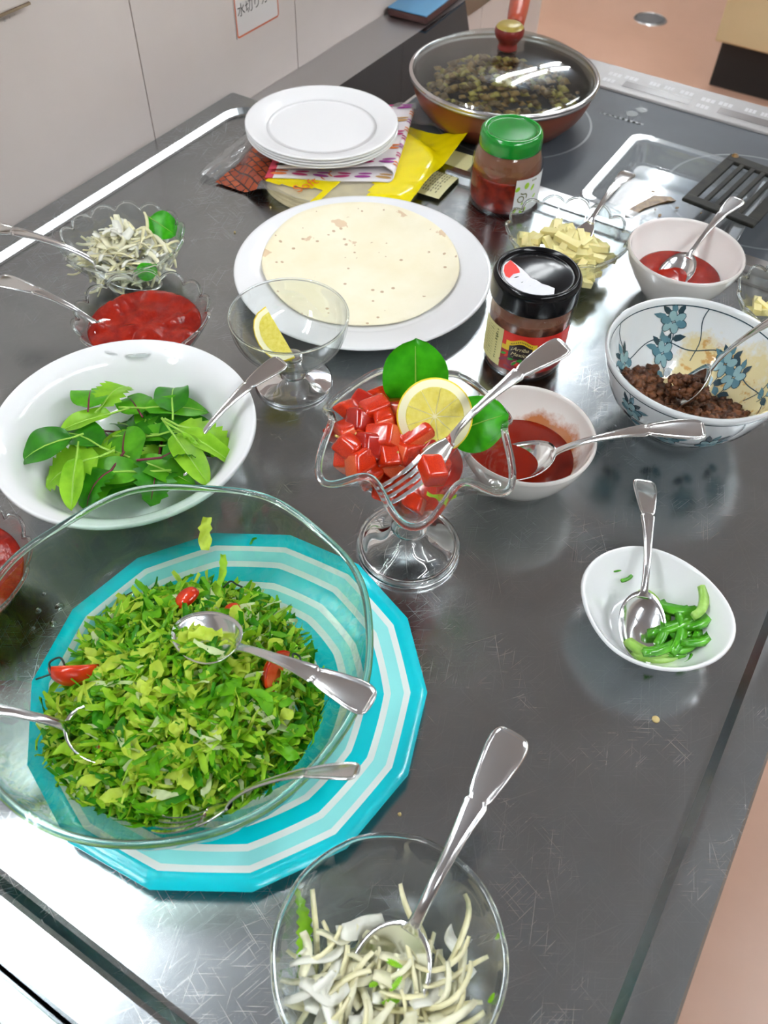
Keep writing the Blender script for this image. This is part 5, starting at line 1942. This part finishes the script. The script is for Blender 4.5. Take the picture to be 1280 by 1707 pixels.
# ------------------------------------------------------------------ lemon
plain('lemon_skin', (0.82, 0.62, 0.02), 0.35, var=0.05, scale=200, bump=0.2)
plain('lemon_pith', (0.88, 0.84, 0.55), 0.5)
t = NT('lemon_flesh')
v = t.coord()
f = t.noise(t.coord((1, 1, 1)), 260.0, 4, 0.6)
t.base(t.ramp(f, [(0.3, (0.62, 0.52, 0.06)), (0.7, (0.76, 0.68, 0.17))]), 0.18)
t.bump(f, 0.3)
sl = thing('lemon_slice', 'round lemon slice standing in the diced tomato', 'lemon')
sl.matrix_world = basis((0.86, 0.50, 0.02), (0.22, -0.72, 0.66), (-0.1755, 0.3675, 0.1425), 1.0) @ Matrix.Identity(4)
R_ = 0.0255
lathe('peel', [(R_ - 0.0012, -0.002), (R_, -0.0012), (R_, 0.0012), (R_ - 0.0012, 0.002)], 'lemon_skin', sl, 48)
lathe('pith', [(0, -0.002), (R_ - 0.001, -0.002), (R_ - 0.001, 0.002), (0, 0.002)], 'lemon_pith', sl, 48)
for k in range(9):
    a0, a1 = 2 * PI * (k + 0.012) / 9, 2 * PI * (k + 0.988) / 9
    am = (a0 + a1) / 2
    r0, r1 = 0.0012, R_ - 0.0060
    P = [(r0 * math.cos(am), r0 * math.sin(am))] + [(r1 * math.cos(a0 + (a1 - a0) * j / 5), r1 * math.sin(a0 + (a1 - a0) * j / 5)) for j in range(6)]
    V = [(x, y, 0.0019) for x, y in P] + [(x * 0.97, y * 0.97, 0.0026) for x, y in P]
    n = len(P)
    F = [tuple(range(n, 2 * n))] + [(j, (j + 1) % n, n + (j + 1) % n, n + j) for j in range(n)]
    mesh('segment', V, F, 'lemon_flesh', sl, False)
# wedge in the footed glass
wd = thing('lemon_wedge', 'cut lemon wedge lying in the footed dessert glass', 'lemon')
wd.matrix_world = basis((-0.789, 0.299, 0.528), (0.314, -0.545, 0.777), (-0.3805, 0.4640, 0.0565), 0.95)
def wedge(rad, hl, a0, a1, n=10, m=10):
    V, F = [], []
    for i in range(m + 1):
        ph = PI * i / m
        x = -hl * math.cos(ph)
        r = rad * max(0.02, math.sin(ph)) ** 0.75
        V.append((x, 0, 0))
        for k in range(n + 1):
            a_ = a0 + (a1 - a0) * k / n
            V.append((x, r * math.cos(a_), r * math.sin(a_)))
    s_ = n + 2
    for i in range(m):
        for k in range(n + 1):
            a_, b_ = i * s_ + k, i * s_ + k + 1
            F.append((a_, b_, b_ + s_, a_ + s_))
        F.append((i * s_ + n + 1, i * s_, (i + 1) * s_, (i + 1) * s_ + n + 1))
    return V, F
A0, A1 = -1.35, 0.0
V, F = wedge(0.0235, 0.0275, A0, A1)
mesh('peel', V, F, 'lemon_skin', wd)
V, F = wedge(0.0226, 0.0262, A0 - 0.05, A1 + 0.05)
mesh('pith', V, F, 'lemon_pith', wd, False)
V, F = wedge(0.0180, 0.0215, A0 - 0.09, A1 + 0.09)
mesh('flesh', V, F, 'lemon_flesh', wd, False)

# ------------------------------------------------------------------ diced tomato in the sundae glass
plain('tomato', (0.52, 0.012, 0.003), 0.15, c2=(0.68, 0.045, 0.006), var=0.2, scale=45, coat=0.25, sss=0.1)
plain('tomato_deep', (0.34, 0.006, 0.003), 0.15, c2=(0.48, 0.018, 0.005), var=0.2, scale=60, coat=0.25, sss=0.1)
plain('tomato_flesh', (0.66, 0.06, 0.015), 0.2, c2=(0.74, 0.14, 0.04), var=0.2, scale=70, coat=0.2)
plain('tomato_seed', (0.62, 0.48, 0.12), 0.3)


def dice_mesh(seed):
    r_ = random.Random(seed)
    bm = bmesh.new()
    bmesh.ops.create_cube(bm, size=1.0)
    sx, sy, sz = r_.uniform(0.8, 1.1), r_.uniform(0.7, 1.0), r_.uniform(0.55, 0.85)
    sh1, sh2, tp_ = r_.uniform(-0.3, 0.3), r_.uniform(-0.3, 0.3), r_.uniform(-0.3, 0.3)
    for v in bm.verts:
        x, y, z = v.co
        k = 1 + tp_ * z
        v.co = Vector(((x * k + sh1 * z) * sx, (y * k + sh2 * x) * sy, z * sz))
    bmesh.ops.bevel(bm, geom=bm.edges[:], offset=0.15, segments=3, affect='EDGES', profile=0.55)
    bm.normal_update()
    for f in bm.faces:
        f.material_index = 1 if f.normal.x > 0.85 else 0
        f.smooth = True
    me = bpy.data.meshes.new('tomato_dice')
    bm.to_mesh(me)
    bm.free()
    for m in (('tomato' if seed % 3 else 'tomato_deep'), 'tomato_flesh'):
        me.materials.append(MATS[m])
    return me


dm = [dice_mesh(i) for i in range(8)]
seed_me = quick_mesh('seed', blob_vf(0.0009, random.Random(1)), 'tomato_seed')
def tomato_dice(loc, rot, s, label, group, k, seeds=0):
    o = thing('tomato_dice', label, 'tomato', loc, 0, group)
    o.rotation_euler = rot
    o.scale = (s, s, s)
    c = link('flesh', dm[k % 8], None, o)
    for q in range(seeds):
        e = link('seed', seed_me, None, o)
        e.location = (0.50 + 0.02 * q, 0.18 * (q - 1), 0.1 * (q % 2))
        e.scale = (1 / s * 1.0,) * 3
    return o


r_ = random.Random(42)
placed = []
tries = 0
DCX, DCY = -0.2045, 0.3450          # heap leans to the left of the glass
while len(placed) < 58 and tries < 6000:
    tries += 1
    q, th = 0.043 * math.sqrt(r_.random()), r_.uniform(0, 2 * PI)
    x, y = DCX + q * math.cos(th), DCY + q * math.sin(th)
    z = r_.uniform(0.102, 0.135) - 0.012 * (q / 0.043) ** 2
    rg = math.hypot(x - UG[0], y - UG[1])
    if rg > interp([(0.09, 0.026), (0.105, 0.036), (0.118, 0.048), (0.135, 0.057)], z):
        continue
    # leave room for the slice and the leaves at the back right
    if (x - (-0.172)) * -0.3 + (y - 0.366) * 0.9 > -0.004 and x > -0.205:
        continue
    if any((x - a) ** 2 + (y - b) ** 2 + (z - c) ** 2 < 0.0112 ** 2 for a, b, c in placed):
        continue
    ft = max(0.0, min(1.0, ((x + 0.1805) * 0.6 + (y - 0.312) * 0.8) / 0.045))
    if math.hypot(x - (-0.1805 + 0.0135 * ft), y - (0.312 + 0.026 * ft)) < 0.020 and z > 0.104:
        continue        # room for the fork
    placed.append((x, y, z))
    tomato_dice((x, y, z), (r_.uniform(-0.7, 0.7), r_.uniform(-0.7, 0.7), r_.uniform(0, 6)), r_.uniform(0.0175, 0.0235), 'tomato dice in the sundae glass, ' + where(x, y, (DCX, DCY), 0.04) + (', top layer' if z > 0.118 else ', lower down'), 'tomato dice in the sundae glass', tries, 2 if tries % 4 == 0 else 0)
tomato_dice((-0.1530, 0.3260, 0.1410), (0.2, 0.3, 0.9), 0.0185, 'shiny tomato dice lying on top of the fork', None, 1)
tomato_dice((-0.1620, 0.3205, 0.1090), (0.5, 0.1, 0.3), 0.0165, 'tomato dice under the fork tines at the front of the glass', None, 4)
# deep fill so the cup reads full
o = lathe('tomato_juice', cr([(0, 0.051), (0.012, 0.0515), (0.0185, 0.066), (0.026, 0.086), (0.034, 0.100)], 3) + [(0.02, 0.102), (0, 0.103)], 'tomato_deep', None, 40)
o.location = UG
tag(o, 'red tomato pulp filling the lower cup of the sundae glass', 'tomato')

# ------------------------------------------------------------------ shredded lettuce salad
for nm, c, c2 in (('lettuce_dark', (0.03, 0.24, 0.003), (0.06, 0.34, 0.006)), ('lettuce_mid', (0.11, 0.40, 0.005), (0.19, 0.52, 0.012)), ('lettuce_light', (0.30, 0.58, 0.012), (0.42, 0.68, 0.04)), ('lettuce_yellow', (0.52, 0.68, 0.04), (0.64, 0.78, 0.11)), ('lettuce_white', (0.66, 0.76, 0.36), (0.78, 0.84, 0.54))):
    plain(nm, c, 0.4, c2=c2, var=0.15, scale=90, transl=0.3, spec=0.3)
LM = ['lettuce_dark', 'lettuce_mid', 'lettuce_light', 'lettuce_yellow', 'lettuce_white']


def shred_vf(L, W, bend, ruffle, r_, seg=6):
    V, F = [], []
    ang = -bend / 2
    x = z = 0.0
    ph, ph2 = r_.random() * 6, r_.random() * 6
    pts = []
    for i in range(seg + 1):
        pts.append((x, z))
        x += math.cos(ang) * L / seg
        z += math.sin(ang) * L / seg
        ang += bend / seg
    mx = sum(p[0] for p in pts) / len(pts)
    mz = sum(p[1] for p in pts) / len(pts)
    side = r_.uniform(-1, 1) * L * 0.2
    for i, (px, pz) in enumerate(pts):
        t_ = i / seg
        w_ = W * (0.55 + 0.45 * math.sin(PI * t_)) * r_.uniform(0.75, 1.25)
        yo = side * math.sin(PI * t_)
        for j in (-1, 0, 1):
            V.append((px - mx, yo + j * w_ / 2, pz - mz + ruffle * W * (math.sin(ph + t_ * 10 + j * 2.2)) * (0.5 if j == 0 else 1) + 0.18 * W * abs(j)))
    for i in range(seg):
        for j in range(2):
            a_ = i * 3 + j
            F.append((a_, a_ + 3, a_ + 4, a_ + 1))
    return V, F


SC = (-0.233, 0.1535)
def mound_r(th):
    return 0.0935 + 0.006 * math.sin(3 * th + 1.0) + 0.004 * math.sin(5 * th)
def mound_z(x, y):
    dx, dy = x - SC[0], y - SC[1]
    q = math.hypot(dx, dy) / mound_r(math.atan2(dy, dx))
    return 0.017 + 0.036 * max(0.0, 1 - q ** 2.2) + 0.005 * noise.noise(Vector((x * 38, y * 38, 3.0)))


r_ = random.Random(101)
V, F, I = [], [], []
for k in range(3800):
    th = r_.uniform(0, 2 * PI)
    q = mound_r(th) * math.sqrt(r_.random())
    x, y = SC[0] + q * math.cos(th), SC[1] + q * math.sin(th)
    top = mound_z(x, y)
    z = max(0.0165, top - 0.016 * r_.random() ** 1.6)
    L, W = r_.uniform(0.012, 0.038), r_.uniform(0.0018, 0.0056)
    sv, sf = shred_vf(L, W, r_.uniform(-1.6, 1.6), r_.uniform(0.15, 0.55), r_)
    M = Matrix.Rotation(r_.uniform(0, 2 * PI), 3, 'Z') @ Matrix.Rotation(r_.uniform(-0.7, 0.7), 3, 'Y') @ Matrix.Rotation(r_.uniform(-0.9, 0.9), 3, 'X')
    b = len(V)
    for p in sv:
        w_ = M @ Vector(p)
        zz = max(0.0145, z + w_.z)
        X, Y = x + w_.x, y + w_.y
        rb = math.hypot(X - BB[0], Y - BB[1])
        lim = interp([(0.012, 0.078), (0.02, 0.090), (0.036, 0.101), (0.06, 0.113)], zz) - 0.001
        if rb > lim:
            X, Y = BB[0] + (X - BB[0]) * lim / rb, BB[1] + (Y - BB[1]) * lim / rb
        V.append((X, Y, zz))
    F += [tuple(b + i for i in f) for f in sf]
    mi = r_.choices(range(5), (15, 30, 32, 17, 6))[0]
    I += [mi] * len(sf)
o = mesh('shredded_lettuce', V, F, LM, None, True, I)
tag(o, 'heap of finely shredded green lettuce in the large glass bowl', 'salad', kind='stuff')

# bigger separate shreds on top
sh = []
for i in range(10):
    rr_ = random.Random(200 + i)
    sh.append(quick_mesh('lettuce_shred', shred_vf(rr_.uniform(0.026, 0.046), rr_.uniform(0.005, 0.012), rr_.uniform(-1.8, 1.8), 0.4, rr_, 9), LM[(2, 3, 1, 3, 4, 2, 0, 3, 1, 2)[i]]))
SHN = ('pale green', 'yellow green', 'mid green', 'yellow green', 'white ribbed', 'pale green', 'dark green', 'yellow green', 'mid green', 'pale green')
for k in range(110):
    th = r_.uniform(0, 2 * PI)
    q = 0.76 * mound_r(th) * math.sqrt(r_.random())
    x, y = SC[0] + q * math.cos(th), SC[1] + q * math.sin(th)
    i = r_.randrange(10)
    o = link('lettuce_shred', sh[i])
    euler_place(o, (x, y, mound_z(x, y) + 0.0025), (r_.uniform(-0.5, 0.5), r_.uniform(-0.4, 0.4), r_.uniform(0, 6.28)), r_.uniform(0.7, 1.0))
    tag(o, SHN[i] + ' lettuce shred on top of the glass bowl salad ' + where(x, y, SC, 0.09), 'lettuce', 'large lettuce shreds on the salad')
# stray shreds clinging to the far wall of the bowl, on the spoon and on the sundae fork
for (loc, rot, s_, i, lb_) in (((-0.291, 0.252, 0.058), (0.3, -0.6, 2.1), 0.85, 3, 'long pale shred hanging on the far wall of the glass salad bowl'),
                               ((-0.272, 0.240, 0.040), (0.3, -0.4, 2.0), 0.95, 0, 'pale shred stretching from the salad towards the far wall'),
                               ((-0.255, 0.262, 0.064), (0.5, -0.8, 1.0), 0.28, 6, 'tiny dark green fleck on the far wall of the glass salad bowl'),
                               ((-0.237, 0.186, 0.0600), (0.1, 0.0, 0.6), 0.8, 3, 'pale shred lying in the spoon on the salad'),
                               ((-0.229, 0.181, 0.0595), (0.2, 0.1, 0.2), 0.7, 4, 'white ribbed shred lying in the spoon on the salad'),
                               ((-0.241, 0.180, 0.0590), (0.2, 0.1, 1.4), 0.55, 0, 'small pale shred at the tip of the spoon on the salad'),
                               ((-0.1469, 0.3297, 0.1160), (0.3, 0.1, 0.5), 0.75, 0, 'pale lettuce shred hanging on the sundae glass fork'),
                               ((-0.156, 0.2035, 0.040), (0.3, 0.4, 0.5), 1.0, 6, 'dark green curly shred at the right edge of the salad')):
    o = link('lettuce_shred', sh[i])
    euler_place(o, loc, rot, s_)
    tag(o, lb_, 'lettuce')

# tomato wedges in the salad
def tomato_wedge(loc, xd, zd, s_, label):
    o = thing('tomato_wedge', label, 'tomato')
    o.matrix_world = basis(xd, zd, loc, s_)
    V, F = wedge(0.0130, 0.0150, -2.7, -0.4)
    mesh('skin', V, F, 'tomato', o)
    V, F = wedge(0.0122, 0.0138, -2.78, -0.32)
    mesh('flesh', V, F, 'tomato_flesh', o, False)
    return o
tomato_wedge((-0.3035, 0.1295, 0.0420), (0.8, 0.5, 0.1), (-0.45, 0.75, 0.15), 1.08, 'cherry tomato half with skin up at the left of the salad')
tomato_wedge((-0.1855, 0.1975, 0.0420), (-0.2, 0.9, 0.3), (0.75, 0.3, 0.25), 1.0, 'cherry tomato half under the handle of the salad spoon')
tomato_wedge((-0.2740, 0.2090, 0.0420), (0.3, 0.8, 0.3), (0.3, 0.4, -0.6), 0.62, 'small tomato wedge at the far edge of the salad')
tomato_wedge((-0.2450, 0.0985, 0.0395), (0.9, 0.3, 0.1), (0.4, -0.3, 0.8), 0.8, 'tomato wedge half hidden by pale lettuce at the near left')
tomato_wedge((-0.2460, 0.2210, 0.0360), (0.5, 0.6, 0.2), (0.2, 0.4, -0.6), 0.4, 'tiny bit of tomato behind the salad spoon')

# herb curls, dark
plain('seaweed_dark', (0.008, 0.022, 0.010), 0.4)
for (pts, lb_) in (([(-0.3085, 0.1160, 0.046), (-0.3120, 0.1195, 0.052), (-0.3085, 0.1255, 0.053), (-0.3045, 0.1235, 0.048), (-0.3075, 0.1180, 0.046), (-0.3150, 0.1080, 0.045)], 'dark curled herb thread left of the salad'),
                   ([(-0.1800, 0.2035, 0.052), (-0.1835, 0.2080, 0.054), (-0.1790, 0.2090, 0.053), (-0.1755, 0.2050, 0.051)], 'dark curled herb thread beside the right tomato half'),
                   ([(-0.2570, 0.2270, 0.048), (-0.2540, 0.2320, 0.052), (-0.2500, 0.2330, 0.050), (-0.2455, 0.2340, 0.049)], 'dark curled herb thread at the far edge of the salad')):
    o = tube('herb_thread', cr(pts, 5), 0.0007, 'seaweed_dark', None, 6)
    tag(o, lb_, 'herb')

# ------------------------------------------------------------------ crumbs and drops on the steel
plain('crumb_seed', (0.55, 0.42, 0.18), 0.5)
sd = lathe('pepper_seed', [(0, 0.0012), (0.0022, 0.0009), (0.0028, 0.0003), (0.0022, 0.0)], 'crumb_seed', None, 12)
sd.location = (0.0372, 0.3242, 0.0)
tag(sd, 'single pale seed on the bare steel near the right rim', 'crumb')
cm = quick_mesh('crumb', blob_vf(0.0011, random.Random(3)), 'crumb_seed')
for (x, y, lb_) in ((-0.5685, 0.629, 'pale crumb on the steel left of the tortilla plate'), (-0.5655, 0.6915, 'dark crumb on the steel below the red packet corner'), (-0.0790, 0.173, 'orange crumb on the steel beside the turquoise plate')):
    o = link('crumb', cm)
    o.location = (x, y, 0.0008)
    tag(o, lb_, 'crumb')
dp = quick_mesh('water_drop', lathe_vf([(0, 0.0016), (0.0016, 0.0013), (0.0026, 0.0005), (0.0028, 0.0)], 14), 'solid_glass')
for i, (x, y, s_) in enumerate(((-0.3735, 0.170, 1.3), (-0.3665, 0.157, 1.0), (-0.384, 0.159, 0.9), (-0.376, 0.146, 0.7), (-0.3915, 0.172, 0.6))):
    o = link('water_drop', dp)
    euler_place(o, (x, y, 0.0), (0, 0, i), s_)
    tag(o, 'water drop on the steel between the red salsa bowl and turquoise plate', 'drop', 'water drops by the turquoise plate')
